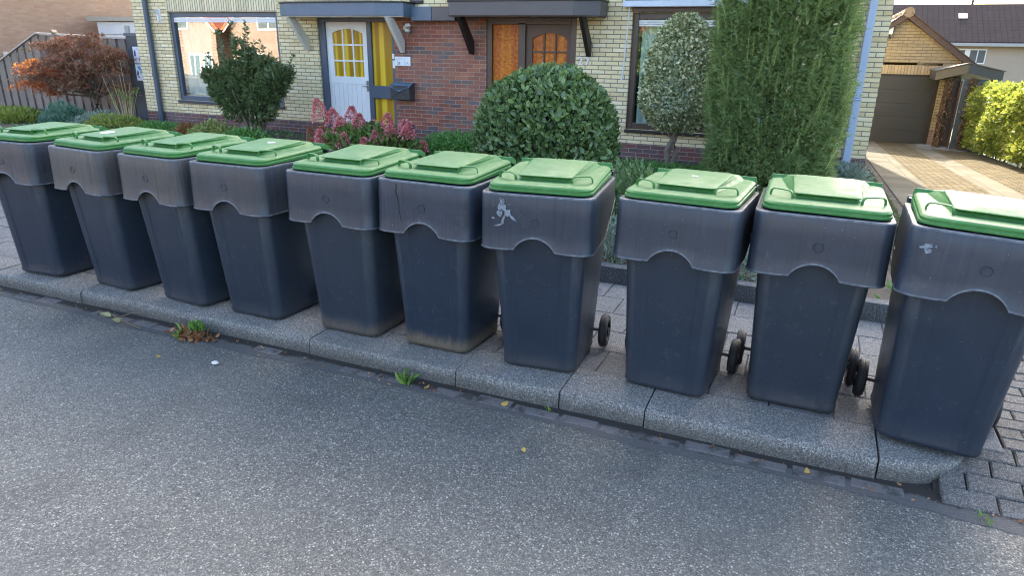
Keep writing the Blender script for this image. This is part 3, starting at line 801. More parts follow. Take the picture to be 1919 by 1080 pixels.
ORANGE = colour_glass('orange_patterned_glass', (.36,.062,.002), (.60,.21,.009), 22, .02, (1,1,.8))

H = empty('semi_detached_house', (0,0,0), 'pale yellow brick house with red brick panel between its white and brown doors', 'house')
# front wall: rectangles that leave the openings free (x0,x1,z0,z1)
ZT = 5.6; wl = MB()
ops = [(-11.98,-9.27,.52,2.19), (-8.38,-6.80,-.05,2.12), (-5.05,-3.52,-.05,2.12), (-2.67,-.42,.48,2.16),
       (-6.44,-6.20,2.36,3.3), (-5.72,-5.46,2.36,3.3), (-11.7,-9.5,3.4,4.7), (-2.4,-.6,3.4,4.7)]
xcuts = sorted(set([-12.93, .735]+[o_[0] for o_ in ops]+[o_[1] for o_ in ops]+[-6.80,-5.05]))
def wall_cells(x0, x1, zlo, zhi):
    out = []; zs = sorted(set([zlo, zhi]+[z for o_ in ops if o_[0] < x1-1e-6 and o_[1] > x0+1e-6 for z in o_[2:] if zlo < z < zhi]))
    for a, b in zip(zs[:-1], zs[1:]):
        zm = (a+b)/2; xm = (x0+x1)/2
        if any(o_[0] < xm < o_[1] and o_[2] < zm < o_[3] for o_ in ops): continue
        out.append((a, b))
    return out
cw, rw_, pw = MB(), MB(), MB()
for x0, x1 in zip(xcuts[:-1], xcuts[1:]):
    red = x0 >= -6.801 and x1 <= -5.049
    for a, b in wall_cells(x0, x1, -.3, .27): pw.box((x0, W-.0, a), (x1, W+.25, b))
    for a, b in wall_cells(x0, x1, .27, 2.26): (rw_ if red else cw).box((x0, W+(.012 if red else 0), a), (x1, W+.25, b))
    for a, b in wall_cells(x0, x1, 2.26, ZT): cw.box((x0, W, a), (x1, W+.25, b))
cw.build('wall', CREAM, H); rw_.build('brick_panel', RED, H); pw.build('plinth', RED_DK, H)
sw = MB()
sw.box((.485, W+.25, .27), (.735, 18.2, ZT)); sw.box((-12.93, W+.25, .27), (-12.68, 18.2, ZT)); sw.box((-12.93, 18.2, -.6), (.735, 18.45, ZT))
for xx in (-12.93, .485):
    sw.prism([(W, ZT), (18.45, ZT), (14.57, 9.2)], xx, xx+.25, axis='x')
sw.build('side_wall', CREAM_Y, H)
MB().box((.485, W+.25, -.9), (.735, 18.2, .27)).box((-12.93, W+.25, -.9), (-12.68, 18.2, .27)).build('side_plinth', RED_DK, H)
rf = MB(); rf.prism([(W-.45, ZT-.42), (14.57, 9.2), (14.57, 9.42), (W-.5, ZT-.20)], -13.1, .9, axis='x')
rf.prism([(18.9, ZT-.42), (18.95, ZT-.20), (14.57, 9.42), (14.57, 9.2)], -13.1, .9, axis='x')
ro = rf.build('roof', TILE, H); box('chimney', RED, (-6.6,14.1,9.0), (-5.7,14.9,10.3), ro)
MB().box((-12.68, W+2.6, -.3), (.485, W+2.75, 5.0)).box((-12.68, W+.25, -.02), (.485, W+2.6, .0)).box((-12.68, W+.25, 2.62), (.485, W+2.6, 2.7)).build('room', DARKROOM, H)
# soldier courses
MB().box((-11.99, W-.006, 2.20), (-9.26, W+.1, 2.42)).build('soldier_course', SOLDIER, H)
MB().box((-2.68, W-.006, 2.33), (-.41, W+.1, 2.55)).build('soldier_course', SOLDIER, H)

def window(x0, x1, z0, z1, fm, fw=.085, y=W+.05, curtain=None, mull=None, blind=True):
    f = MB(); d0, d1 = y, y+.09
    f.box((x0, d0, z0), (x0+fw, d1, z1)); f.box((x1-fw, d0, z0), (x1, d1, z1))
    f.box((x0+fw, d0, z1-fw), (x1-fw, d1, z1)); f.box((x0+fw, d0, z0), (x1-fw, d1, z0+fw))
    if mull:
        for mx in mull: f.box((mx-.03, d0, z0+fw), (mx+.03, d1, z1-fw))
    w = f.build('window', fm, H, bevel=.006)
    box('pane', GLASS if x0 < -5 else GLASS2, (x0+fw, y+.045, z0+fw), (x1-fw, y+.052, z1-fw), w)
    s = MB(); s.box((x0-.0, W-.04, z0-.05), (x1+.0, W+.10, z0-.002)); s.build('sill', NAVYD if fm is NAVY else BLACK, w, bevel=.004)
    if blind:
        b = MB()
        for k in range(3): b.box((x0+fw, y+.012, z1-fw-.036-.030*k), (x1-fw, y+.040, z1-fw-.012-.030*k))
        b.build('vent_grille', WHITE, w)
    if curtain:
        (c0, c1, cm) = curtain; m = MB(); n = int((c1-c0)/.02)
        for i in range(n):
            xa, xb = c0+(c1-c0)*i/n, c0+(c1-c0)*(i+1)/n; ya, yb = y+.15+.025*math.sin(xa*42), y+.15+.025*math.sin(xb*42)
            m.add([(xa,ya,z0+.02),(xb,yb,z0+.02),(xb,yb,z1-.1),(xa,ya,z1-.1)], [(0,1,2,3)])
        m.build('curtain', cm, w, smooth=True)
    return w
w1 = window(-11.98, -9.27, .52, 2.19, NAVY, curtain=(-11.85, -11.1, CURT))
w2 = window(-2.67, -.42, .48, 2.16, BROWN, fw=.09, curtain=(-2.55, -.5, CURT))
window(-6.44, -6.20, 2.36, 3.3, WHITE, fw=.04, blind=False); window(-5.72, -5.46, 2.36, 3.3, WHITE, fw=.04, blind=False)
window(-11.7, -9.5, 3.4, 4.7, WHITE, blind=False); window(-2.4, -.6, 3.4, 4.7, WHITE, blind=False)
# indoor plants on the sill are seen only dimly
def arch_pts(x0, x1, z0, z1, rise, n=12):
    pts = [(x0, z0), (x1, z0)]
    for i in range(n+1):
        f = 1-i/n; x = x0+(x1-x0)*f; pts.append((x, z1-rise+rise*(1-(2*f-1)**2)))
    return pts
def door(x0, x1, z0, z1, dm, gm, frame_m, wx0, wx1, wz0, wz1, rise, nx, nz, yd, handle_x, lower_grooves):
    """door leaf built round its arched light"""
    m = MB(); y0, y1 = yd, yd+.05
    m.box((x0, y0, wz1), (x1, y1, z1)); m.box((x0, y0, wz0), (wx0, y1, wz1)); m.box((wx1, y0, wz0), (x1, y1, wz1))
    zs = .97 if lower_grooves else z0
    if lower_grooves:
        m.box((x0, y0, zs+.006), (x1, y1, wz0)); n = 9
        for i in range(n):
            a = x0+(x1-x0)*i/n; b = x0+(x1-x0)*(i+1)/n
            m.box((a+.003, y0+.004, z0), (b-.003, y1, zs))
        m.box((x0+.001, y0+.012, z0), (x1-.001, y1-.002, zs+.01))
    else: m.box((x0, y0, z0), (x1, y1, wz0))
    # arched spandrels
    n = 12
    for i in range(n):
        fa, fb = i/n, (i+1)/n
        za = wz1-rise*((2*fa-1)**2); zb = wz1-rise*((2*fb-1)**2)
        xa, xb = wx0+(wx1-wx0)*fa, wx0+(wx1-wx0)*fb
        m.prism([(xa, za), (xb, zb), (xb, wz1), (xa, wz1)], y0, y1, axis='y')
    for i in range(1, nx):
        x = wx0+(wx1-wx0)*i/nx; m.box((x-.013, y0+.006, wz0), (x+.013, y1-.012, wz1-.004))
    for j in range(1, nz):
        z = wz0+(wz1-wz0)*j/nz; m.box((wx0, y0+.008, z-.013), (wx1, y1-.014, z+.013))
    d = m.build('door', dm, H)
    box('door_pane', gm, (wx0-.002, y0+.028, wz0-.002), (wx1+.002, y0+.034, wz1+.002), d)
    hb = MB(); hb.box((handle_x-.02, y0-.008, .86), (handle_x+.02, y0+.0, 1.04)); hb.tube([(handle_x, y0-.008, .95), (handle_x, y0-.045, .95), (handle_x-.09, y0-.05, .95)], .009, 8)
    hb.build('door_handle', plain('brushed_metal', (.5,.5,.5), .3, metal=.9), d, smooth=True)
    return d
# white door, side light with the crossbar
fr = MB(); yf_ = W+.03
fr.box((-8.38, yf_, -.02), (-8.25, yf_+.12, 2.12)); fr.box((-7.37, yf_, -.02), (-7.28, yf_+.12, 2.02)); fr.box((-6.86, yf_, -.02), (-6.80, yf_+.12, 2.02))
fr.box((-8.25, yf_, 2.02), (-6.80, yf_+.12, 2.12)); fr.box((-7.28, yf_-.01, .75), (-6.86, yf_+.11, .965)); fr.box((-7.28, yf_, -.02), (-6.86, yf_+.12, .10))
f1 = fr.build('door_frame', NAVY, H, bevel=.005)
box('side_light', AMBER, (-7.28, yf_+.05, .965), (-6.86, yf_+.056, 2.02), f1); box('side_light', AMBER, (-7.28, yf_+.05, .10), (-6.86, yf_+.056, .75), f1)
MB().box((-7.02, yf_+.057, .1), (-6.965, yf_+.07, 2.02)).build('glazing_strip', plain('yellow_strip', (.66,.48,.06), .5), f1)
door(-8.25, -7.37, .02, 2.02, WHITE, AMBER, NAVY, -8.12, -7.48, 1.10, 1.91, .075, 3, 3, yf_+.04, -7.42, True)
# brown door
fr = MB()
fr.box((-5.05, yf_, -.02), (-4.96, yf_+.12, 2.12)); fr.box((-4.50, yf_, -.02), (-4.38, yf_+.12, 2.02)); fr.box((-3.62, yf_, -.02), (-3.52, yf_+.12, 2.12))
fr.box((-4.96, yf_, 1.99), (-3.62, yf_+.12, 2.12)); fr.box((-4.96, yf_-.01, .80), (-4.50, yf_+.11, .96)); fr.box((-4.96, yf_, -.02), (-4.5, yf_+.12, .10))
f2 = fr.build('door_frame', BROWN, H, bevel=.005)
box('side_light', ORANGE, (-4.96, yf_+.05, .96), (-4.50, yf_+.056, 1.99), f2); box('side_light', ORANGE, (-4.96, yf_+.05, .10), (-4.50, yf_+.056, .80), f2)
door(-4.38, -3.62, .02, 1.99, BROWNW, ORANGE, BROWN, -4.27, -3.69, 1.02, 1.87, .085, 3, 3, yf_+.04, -3.66, False)

def canopy(x0, x1, cl, cr, m1, top_m, brace_m, bx, sof):
    yfr = 10.14; z0, z1 = 2.10, 2.30
    def plan(o_): return [(x0-o_, W-.003), (x0-o_, 10.32-o_*.5), (x0+cl-o_*.5, yfr-o_), (x1-cr+o_*.5, yfr-o_), (x1+o_, 10.32-o_*.5), (x1+o_, W-.003)]
    m = MB(); m.prism(plan(0)[::1], z0, z1)
    c = m.build('canopy', m1, H, bevel=.004)
    MB().prism(plan(.018), z1+.001, z1+.022).build('canopy_roof', top_m, c)
    MB().prism(plan(-.02), z0-.012, z0-.001).build('soffit', sof, c)
    for b in bx:
        MB().prism([(10.17, z0-.013), (10.36, z0-.013), (10.69, 1.73), (10.69, 1.53), (10.63, 1.53)], b-.032, b+.032, axis='x').build('bracket', brace_m, c, bevel=.004)
    return c
ca = canopy(-8.86, -6.35, .28, .42, BLUEF, BLACK, CREAMP, (-8.60, -6.60), CREAMP)
MB().box((-6.345, W-.16, 2.04), (-5.965, W-.003, 2.25)).build('fascia_band', BLUEF, ca, bevel=.003)
cb_ = canopy(-5.53, -3.05, .10, .36, BRGREY, BLACK, BLACK, (-5.29, -3.30), BROWN)
MB().box((-5.960, W-.155, 2.04), (-5.535, W-.003, 2.24)).build('fascia_band', BRGREY, cb_, bevel=.003)
# round soffit lights
for x in (-7.9, -7.45): MB().disc((x, 10.4, 2.085), (0,0,1), .045, .006, 16).build('soffit_light', BLACK, ca)
MB().disc((-4.1, 10.4, 2.085), (0,0,1), .045, .006, 16).build('soffit_light', STICK, cb_)
# drainpipes
m = MB(); m.tube([(-12.47, W-.07, 5.2), (-12.47, W-.07, .3), (-12.47, W-.07, .0)], .05, 14)
for z in (1.0, 3.0): m.disc((-12.47, W-.07, z), (0,0,1), .058, .05, 14)
m.build('drainpipe', NAVY, H, smooth=True)
m = MB(); m.box((.445, W-.115, -.02), (.545, W-.02, 1.045)).box((.440, W-.12, 1.045), (.550, W-.015, 1.075)).box((.448, W-.112, 1.075), (.542, W-.023, 5.2))
m.build('drainpipe', PIPEB, H, bevel=.012)
MB().box((-13.0, W-.62, 5.14), (.80, W-.47, 5.26)).build('gutter', WHITE, H)
MB().box((-6.58, W-.012, .18), (-6.46, W+.02, .33)).build('air_vent', BLACK, H)
MB().box((.40, W-.006, .27), (.735, W+.0, .272)).build('corner_trim', RED_DK, H)
# things fixed on the front
t_ = empty('mailbox', (-6.60, W, .76), 'dark grey wall mailbox with a pointed flap beside the white door', 'mailbox')
m = MB(); m.prism([(-.17,0),(-.03,0),(-.004,.02),(-.004,.27),(-.05,.275),(-.19,.20)], -.19, .19, axis='x'); m.build('box', plain('dark_grey_enamel', (.05,.053,.058), .4), t_, bevel=.006)
m = MB(); m.add([(-.20,-.01,.285),(.20,-.01,.285),(.20,-.10,.268),(.20,-.195,.215),(0,-.215,.135),(-.20,-.195,.215),(-.20,-.10,.268)], [(0,1,2,3,4,5,6)])
fl = m.build('flap', BLUEF, t_); fl.modifiers.new('solid', 'SOLIDIFY').thickness = .006
m = MB()
for sx in (-1, 1):
    m.tube([(sx*.185, -.176, .02), (0, -.188, .13)], .0022, 5)
m.build('fold_line', AXLE, t_)
t_ = empty('outdoor_lamp', (-6.55, W, 1.93), 'small cream outdoor lamp under the blue canopy beside its white bracket', 'lamp')
m = MB(); m.disc((0,-.012,0), (0,1,0), .035, .024, 14); m.tube([(0,-.02,0),(0,-.07,-.01),(.05,-.10,-.01)], .010, 8); m.build('lamp_arm', CREAMP, t_, smooth=True)
m = MB(); m.tube([(.05,-.10,.0),(.075,-.10,.035),(.12,-.10,.035),(.13,-.10,.02),(.13,-.10,-.03),(.11,-.10,-.05),(.06,-.10,-.04),(.05,-.10,-.02)], [.02,.032,.036,.036,.036,.034,.03,.02], 10); m.build('lamp_head', CREAMP, t_, smooth=True)
t_ = empty('doorbell', (-6.825, W, 1.4), 'two small white bell plates on the jamb between the yellow glass and the red bricks', 'doorbell')
MB().box((-.025,.008,.02), (.02,.029,.11)).build('bell_plate', WHITE, t_, bevel=.004); MB().box((-.02,.008,-.13), (.03,.029,.0)).build('bell_plate', WHITE, t_, bevel=.004)
t_ = empty('name_plate', (-6.63, W, 1.39), 'white rectangular name plate reading 29 on the red bricks above the mailbox', 'sign')
pl = MB().box((-.155,-.012,-.075), (.155,.010,.075)).build('plate', plain('white_tile', (.68,.74,.78), .3), t_, bevel=.004)
def text(body, size, loc, m, parent, rot=(PI/2,0,0), ext=.0015, name='lettering', align='CENTER', bold=0.0):
    cu = bpy.data.curves.new(name, 'FONT'); cu.body = body; cu.size = size; cu.extrude = ext; cu.align_x = align; cu.align_y = 'CENTER'; cu.offset = bold
    o = bpy.data.objects.new(name+'_c', cu); COL.objects.link(o)
    dg = bpy.context.evaluated_depsgraph_get(); dg.update()
    me = bpy.data.meshes.new_from_object(o.evaluated_get(dg)); bpy.data.objects.remove(o)
    me.materials.clear(); me.materials.append(m)
    q = bpy.data.objects.new(name, me); COL.objects.link(q); q.parent = parent; q.location = loc; q.rotation_euler = rot; return q
INK = plain('dark_ink', (.05,.055,.07), .5)
text('29', .062, (-.075, -.0135, -.035), INK, pl)
m = MB()
for (x, z, h) in ((-.115,.03,.035),(-.108,.012,.014),(-.07,.04,.03),(.03,-.01,.04),(.045,-.03,.02),(.06,-.045,.022),(.085,-.028,.014),(.10,-.02,.03),(.118,-.045,.025)):
    m.box((x, -.0150, z-h/2), (x+.006, -.0122, z+h/2))
m.box((-.03,-.0150,.042), (.115,-.0122,.045)); m.build('motif', plain('pale_grey_print', (.30,.33,.36), .5), pl)
t_ = empty('house_number', (-3.385, W, 1.46), 'white number 27 on the pale bricks right of the brown door', 'sign')
text('2', .165, (-.052,-.014,0), WHITE, t_, name='digit', ext=.008, bold=.004); text('7', .165, (.062,-.014,0), WHITE, t_, name='digit', ext=.008, bold=.004)
t_ = empty('awning', (-1.54, W, 2.23), 'long white awning box with a hanging crank rod above the right window', 'awning')
MB().box((-1.25,-.15,.0), (1.2,-.004,.085)).build('case', plain('awning_blue_white', (.55,.62,.72), .4), t_, bevel=.01)
MB().box((-1.22,-.14,.087), (1.17,-.006,.12)).build('cover', BLACK, t_)
MB().box((-1.13,-.05,-.06), (1.1,-.004,-.004)).build('front_rail', BROWNW, t_)
m = MB(); m.tube([(-1.16,-.10,0),(-1.165,-.10,-.30),(-1.20,-.09,-.95)], .009, 8); m.tube([(-1.20,-.09,-.95),(-1.21,-.10,-1.02)], .014, 8)
m.tube([(-1.165,-.10,-.30),(-1.12,-.004,-.30)], .006, 6)
m.build('crank_rod', plain('rod_white', (.6,.65,.72), .4), t_, smooth=True)
# white bracket high on the left wall
t_ = empty('wall_bracket', (-12.2, W, 2.12), 'small white curved bracket on the pale bricks beside the left drainpipe', 'bracket')
MB().prism([(-.16,.10),(-.06,.12),(-.004,.12),(-.004,-.10),(-.04,-.10),(-.06,.03),(-.10,.07)], -.02, .02, axis='x').build('arm', WHITE, t_, bevel=.003)
MB().box((-.04,-.005,-.12),(.04,-.001,.13)).build('wall_plate', WHITE, t_)

# ================================================================ left side: gate, fence, low garage, neighbour
t_ = empty('garden_gate', (-13.24, 10.93, 0), 'narrow dark grey gate with two paper notices between the fence and the house corner', 'gate')
GG = plain('dark_grey_gate_paint', (.060,.068,.078), .5)
MB().box((-.29,0,.02), (.27,.04,1.74)).build('gate_leaf', GG, t_, bevel=.005)
MB().box((-.31,-.02,1.742), (.30,.06,1.80)).build('top_rail', plain('gate_cap', (.10,.11,.12), .5), t_)
PAPER = plain('paper', (.70,.72,.80), .8, var=.04, bump=.02)
n1 = MB().box((-.125,-.006,1.20), (.105,-.002,1.53)).build('notice', PAPER, t_); n2 = MB().box((-.125,-.006,.85), (.105,-.002,1.18)).build('notice', PAPER, t_)
m = MB()
m.box((-.03,-.009,1.49),(.07,-.0065,1.495)); m.box((-.04,-.009,1.475),(.08,-.0065,1.48))
m.build('notice_text', plain('notice_pink', (.35,.20,.35), .7), n1)
m = MB(); m.prism([(-.10,1.34),(-.055,1.34),(-.05,1.42),(-.06,1.46),(-.10,1.45)], -.009, -.0065, axis='y'); m.build('notice_picture', plain('notice_dark', (.10,.07,.12), .7), n1)
m = MB(); m.prism(rag(.04,1.28,.03,.04), -.009, -.0065, axis='y'); m.prism(rag(-.05,1.295,.03,.01), -.0089, -.0064, axis='y'); m.build('notice_picture', plain('notice_purple', (.33,.12,.25), .7), n1)
m = MB(); m.prism(rag(.0,1.10,.045,.05,rough=.3), -.009, -.0065, axis='y'); m.prism(rag(.03,1.03,.04,.045,rough=.35), -.0088, -.0063, axis='y'); m.build('notice_picture', plain('notice_blue', (.10,.35,.60), .7), n2)
m = MB(); m.prism(rag(-.07,1.0,.03,.05,rough=.4), -.009, -.0065, axis='y'); m.prism(rag(-.06,.92,.025,.02,rough=.4), -.0088, -.0063, axis='y'); m.build('notice_picture', plain('notice_dark2', (.12,.12,.13), .7), n2)

t = NT('weathered_fence_wood'); v = t.obj(); g_ = t.n('NewGeometry').outputs['Random Per Island']
gr = t.noise(t.map(v, scale=(40,40,1.5)), 1.0, 4, .6)
c = t.mix(gr, (.17,.14,.125), (.29,.245,.215)); c = t.mix(t.math('MULTIPLY', g_, .6), c, (.16,.135,.12)); c = t.mix(t.ramp(t.noise(v, 2.2, 4), [(.45, 0), (.7, .5)]), c, (.30,.25,.19))
t.P(Base_Color=c, Roughness=.9, Specular_IOR_Level=.2); t.bump(gr, .6, .004); FENCEW = t.m
t_ = empty('wooden_fence', (-15.9, 11.5, 0), 'weathered grey-brown board fence behind the red-leaved maple, its left part stepping down', 'fence')
def ftop(x): return 1.735-.02*(x+17.2) if x > -17.2 else 1.76+(x+17.2)*.42
m = MB(); x = -20.0; k = 0
while x < -13.75:
    for (dx, w_, dy) in ((0, .20, 0), (.165, .16, .045)):
        a = x+dx; b = min(a+w_, -13.56)
        za, zb_ = ftop(a)+.15, ftop(b)+.15; z0 = -.12+random.uniform(-.01,.01); yy_ = 11.5+dy+random.uniform(0,.006)
        za -= .15; zb_ -= .15
        m.add([(a,yy_,z0),(b,yy_,z0),(b,yy_+.018,z0),(a,yy_+.018,z0),(a,yy_,za),(b,yy_,zb_),(b,yy_+.018,zb_),(a,yy_+.018,za)],
              [(0,3,2,1),(4,5,6,7),(0,1,5,4),(1,2,6,5),(2,3,7,6),(3,0,4,7)])
    x += .29
m2 = m; m2.v = [(p[0]+15.9, p[1]-11.5, p[2]) for p in m2.v]; m2.build('boards', FENCEW, t_)
m = MB()
for a, b in ((-20.0,-17.2),(-17.2,-13.56)):
    m.add([(a+15.9,-.03,ftop(a-.001 if a < -17.2 else a)),(b+15.9,-.03,ftop(b-.001)),(b+15.9,.10,ftop(b-.001)),(a+15.9,.10,ftop(a-.001 if a < -17.2 else a)),
           (a+15.9,-.03,ftop(a-.001 if a < -17.2 else a)+.035),(b+15.9,-.03,ftop(b-.001)+.035),(b+15.9,.10,ftop(b-.001)+.035),(a+15.9,.10,ftop(a-.001 if a < -17.2 else a)+.035)],
          [(0,3,2,1),(4,5,6,7),(0,1,5,4),(1,2,6,5),(2,3,7,6),(3,0,4,7)])
m.build('cap_rail', plain('pale_cap_wood', (.42,.38,.33), .8, var=.2), t_)
m = MB(); m.box((-.68,-.05,-.15), (-.60,.03,1.80)); m.prism([(-.70,1.80),(-.58,1.80),(-.64,1.86)], -.07, .05, axis='y'); m.build('post', FENCEW, t_)

t_ = empty('flat_roof_garage', (-16.5, 15, 0), 'low garage with white fascia behind the fence, left of the pale yellow house', 'garage')
MB().box((-3.1,.02,-.4), (3.4,5,1.58)).build('wall', NEIGHX, t_); MB().box((-3.1,0,1.585), (3.4,.10,1.80)).box((-3.1,-.03,1.81), (3.4,.10,2.14)).build('door_panel', plain('white_panel', (.72,.75,.78), .5, var=.04), t_)
MB().prism([(-3.35,2.16),(3.5,2.16),(3.5,2.20),(-3.35,2.29)], -.15, 5.2, axis='y').build('roof', plain('pale_roof_edge', (.42,.40,.34), .7), t_)
wl_ = MB().box((1.22,-.10,1.92),(1.40,-.032,2.06)).build('wall_lamp', plain('lamp_glass', (.42,.45,.44), .3), t_, bevel=.01); MB().box((-1.95,-.09,1.80),(-1.80,-.032,2.04)).build('wall_lamp', plain('lamp_glass_b', (.40,.43,.40), .3), t_, bevel=.012)
t_ = empty('neighbour_house', (-24, 17, 0), 'pale brown brick house wall rising beyond the fence at the upper left', 'house')
MB().box((-8,-5,-.4), (4,6,6)).build('wall', NEIGH, t_)
MB().prism([(-5.4,5.9),(.5,10.2),(6.4,5.9),(6.4,6.1),(.5,10.5),(-5.4,6.1)], -8.3, 4.3, axis='x').build('roof', ORT, t_)
m = MB(); m.box((4.0,-4.6,1.18), (4.05,-3.6,1.30)); m.box((4.0,-4.6,.5), (4.05,-4.45,1.18)); m.build('window', WHITE, t_)

# ================================================================ right side: garage, porch, far houses
G = empty('brick_garage', (1.87, 21.8, -.70), 'buff brick garage with gable roof and dark grey sectional door at the driveway end', 'garage')
def gl(x): return x-1.87
gw = MB()
gw.prism([(-1.43-.12,2.10),(1.43+.0,2.10),(1.43,2.18),(0,3.18),(-1.43,2.18)], 0, .2, axis='y')
gw.box((1.03,0,-.2),(1.43,.2,2.10-.002)); gw.box((-1.55,0,-.2),(-1.43,.2,2.098))
gwo = gw.build('wall', GARB, G)
MB().box((1.23,.2,-.2),(1.43,8,2.15)).box((-1.63,.2,-.2),(-1.43,8,2.15)).box((-1.43,7.8,-.2),(1.23,8,2.15)).build('side_wall', brick_mat('buff_side', [(.40,.28,.15),(.52,.37,.20)], (.16,.12,.09), w=.24, h=.078, axis='yz'), G)
MB().box((-1.43,-.008,1.80),(1.43,.1,2.04)).build('soldier_course', GARSOL, G)
MB().box((1.04,-.01,-.2),(1.425,.05,.40)).build('plinth', RED_DK, G)
MB().box((-1.43,.03,1.765),(1.03,.10,1.80)).build('lintel', BLACK, G)
m = MB(); n = 5
for i in range(n): m.box((-1.43,.05,.0+i*1.765/n+.006),(.95,.09,(i+1)*1.765/n-.006))
m.box((-1.42,.062,0),(.94,.088,1.76)); m.build('garage_door', plain('charcoal_door', (.024,.025,.026), .5, var=.15), G)
MB().box((.95,.0,-.02),(1.028,.12,1.765)).build('door_jamb', BLACK, G)
RIDG = plain('red_brown_tiles', (.065,.042,.037), .7, var=.3, nscale=8)
gr_ = MB()
sl_ = .735
def gy(x): return 3.20-abs(x)*sl_
gr_.prism([(0,gy(0)),(0,gy(0)+.16),(-1.75,gy(1.75)+.16),(-1.75,gy(1.75))], -.18, 8.2, axis='y'); gr_.prism([(0,gy(0)),(1.75,gy(1.75)),(1.75,gy(1.75)+.16),(0,gy(0)+.16)], -.18, 8.2, axis='y')
gro = gr_.build('roof', RIDG, G)
m = MB()
for k in range(22):
    y0 = -.22+k*.38
    m.tube([(0,y0,gy(0)+.14),(0,y0+.40,gy(0)+.15)], [.13,.11], 10)
m.build('ridge_tiles', plain('ridge_tile_clay', (.19,.145,.105), .6, var=.2), gro, smooth=True)
m = MB(); 
for k in range(9):
    x0 = .05+k*.19
    for s_ in (-1, 1):
        P = [(s_*x0, gy(x0)+.165), (s_*(x0+.19), gy(x0+.19)+.165), (s_*(x0+.19), gy(x0+.19)+.20), (s_*x0, gy(x0)+.185)]
        m.prism(P if s_ > 0 else P[::-1], -.22, 0.05, axis='y')
m.build('verge_tiles', RIDG, gro)
t_ = empty('floodlight', (1.50, 21.78, 2.12), 'small white floodlight with a sensor on the garage gable beside the house corner', 'lamp')
MB().box((-.08,-.14,-.02),(.08,-.02,.18)).build('lamp_head', plain('lamp_white', (.55,.58,.58), .4), t_, bevel=.01); MB().tube([(0,-.08,-.02),(.04,-.06,-.12),(.05,0,-.12)], .02, 8).build('sensor', AXLE, t_)
Pp = empty('porch', (3.1, 20.2, -.62), 'flat-roofed dark porch with a broad fascia between the garage and the hedge', 'porch')
PG = plain('porch_dark_panel', (.035,.037,.042), .5); 
def sloped(plan, lo, hi):
    n = len(plan); vs = [(x, y, lo+z) for (x, y, z) in plan]+[(x, y, hi+z) for (x, y, z) in plan]
    return MB().add(vs, [tuple(range(n))[::-1], tuple(range(n, 2*n))]+[(i, (i+1) % n, n+(i+1) % n, n+i) for i in range(n)])
sloped([(-.48,.3,-.20),(.10,-.20,0),(.84,-.15,-.17),(.84,1.5,-.17),(-.48,1.5,-.20)], 1.84, 2.05).build('fascia', PG, Pp)
sloped([(-.51,.28,-.20),(.10,-.23,0),(.87,-.17,-.17),(.87,1.5,-.17),(-.51,1.5,-.20)], 2.052, 2.075).build('porch_roof', plain('bitumen', (.08,.08,.08), .8), Pp)
MB().box((.10,.03,-.1),(.80,.09,1.70)).build('side_panel', plain('blue_grey_panel', (.075,.10,.13), .35), Pp)
MB().box((-.16,.45,-.1),(.10,.55,1.70)).build('door_panel', BROWN, Pp)
MB().box((.05,.10,-.1),(.09,.14,1.66)).box((-.24,.40,-.1),(-.18,.44,1.66)).build('post', BROWNW, Pp)
MB().box((.5,.1,1.2),(.55,.15,1.25)).build('hook', AXLE, Pp)
MB().prism([(-.6,.3),(-.35,-.15),(.25,-.5),(.45,-.3),(.4,.6),(-.5,.7)], -.12, .03).build('doorstep', SLAB, Pp)

FAC = plain('beige_render', (.40,.32,.25), .9, var=.1, nscale=.6)
def far_house(x, y, w, label, sk=.45):
    t_ = empty('row_house', (x, y, -3.0), label, 'house', 'row of houses beyond the garage')
    wins = [(w*.376, 4.11, 1.76, .76)]
    MB().box((0,0,-1),(w,8,5.12)).build('wall', FAC, t_)
    rf = MB().prism([(-.4,5.02),(2.9,7.02),(8.4,5.05),(8.4,5.2),(2.9,7.22),(-.4,5.22)], 0, w, axis='x').build('roof', TILE, t_)
    MB().box((0,-.5,5.0),(w,-.38,5.16)).build('gutter', plain('gutter_grey', (.35,.34,.34), .6), t_)
    f = MB(); x0, z0, ww, hh = wins[0]
    f.box((x0,-.04,z0),(x0+ww,-.001,z0+hh)); wo = f.build('window', WHITE, t_)
    for (a, b) in ((.03,.22),(.26,.44),(.58,.76),(.79,.97)):
        MB().box((x0+ww*a,-.055,z0+.07),(x0+ww*b,-.042,z0+hh-.07)).build('pane', plain('far_glass', (.10,.11,.12), .1), wo)
    s = MB(); s.add([(w*sk, 1.55, 6.42), (w*sk+.42, 1.55, 6.42), (w*sk+.42, 1.95, 6.66), (w*sk, 1.95, 6.66)], [(0,1,2,3)]); k = s.build('skylight', plain('skylight_pane', (.8,.82,.85), .15), rf); k.modifiers.new('s', 'SOLIDIFY').thickness = -.05
    m = MB(); m.tube([(w*.62,3.9,7.2),(w*.62,3.9,7.85)], .06, 8); m.build('roof_pipe', BLACK, rf)
    return t_
far_house(-.6, 45, 4.8, 'beige row house with dark tiled roof partly hidden by the garage gable')
far_house(4.2, 45, 5.0, 'beige row house with a dark tiled roof and white four-pane window right above the porch')
far_house(9.2, 45, 5.0, 'beige row house with dark tiled roof at the upper right edge of the photo')
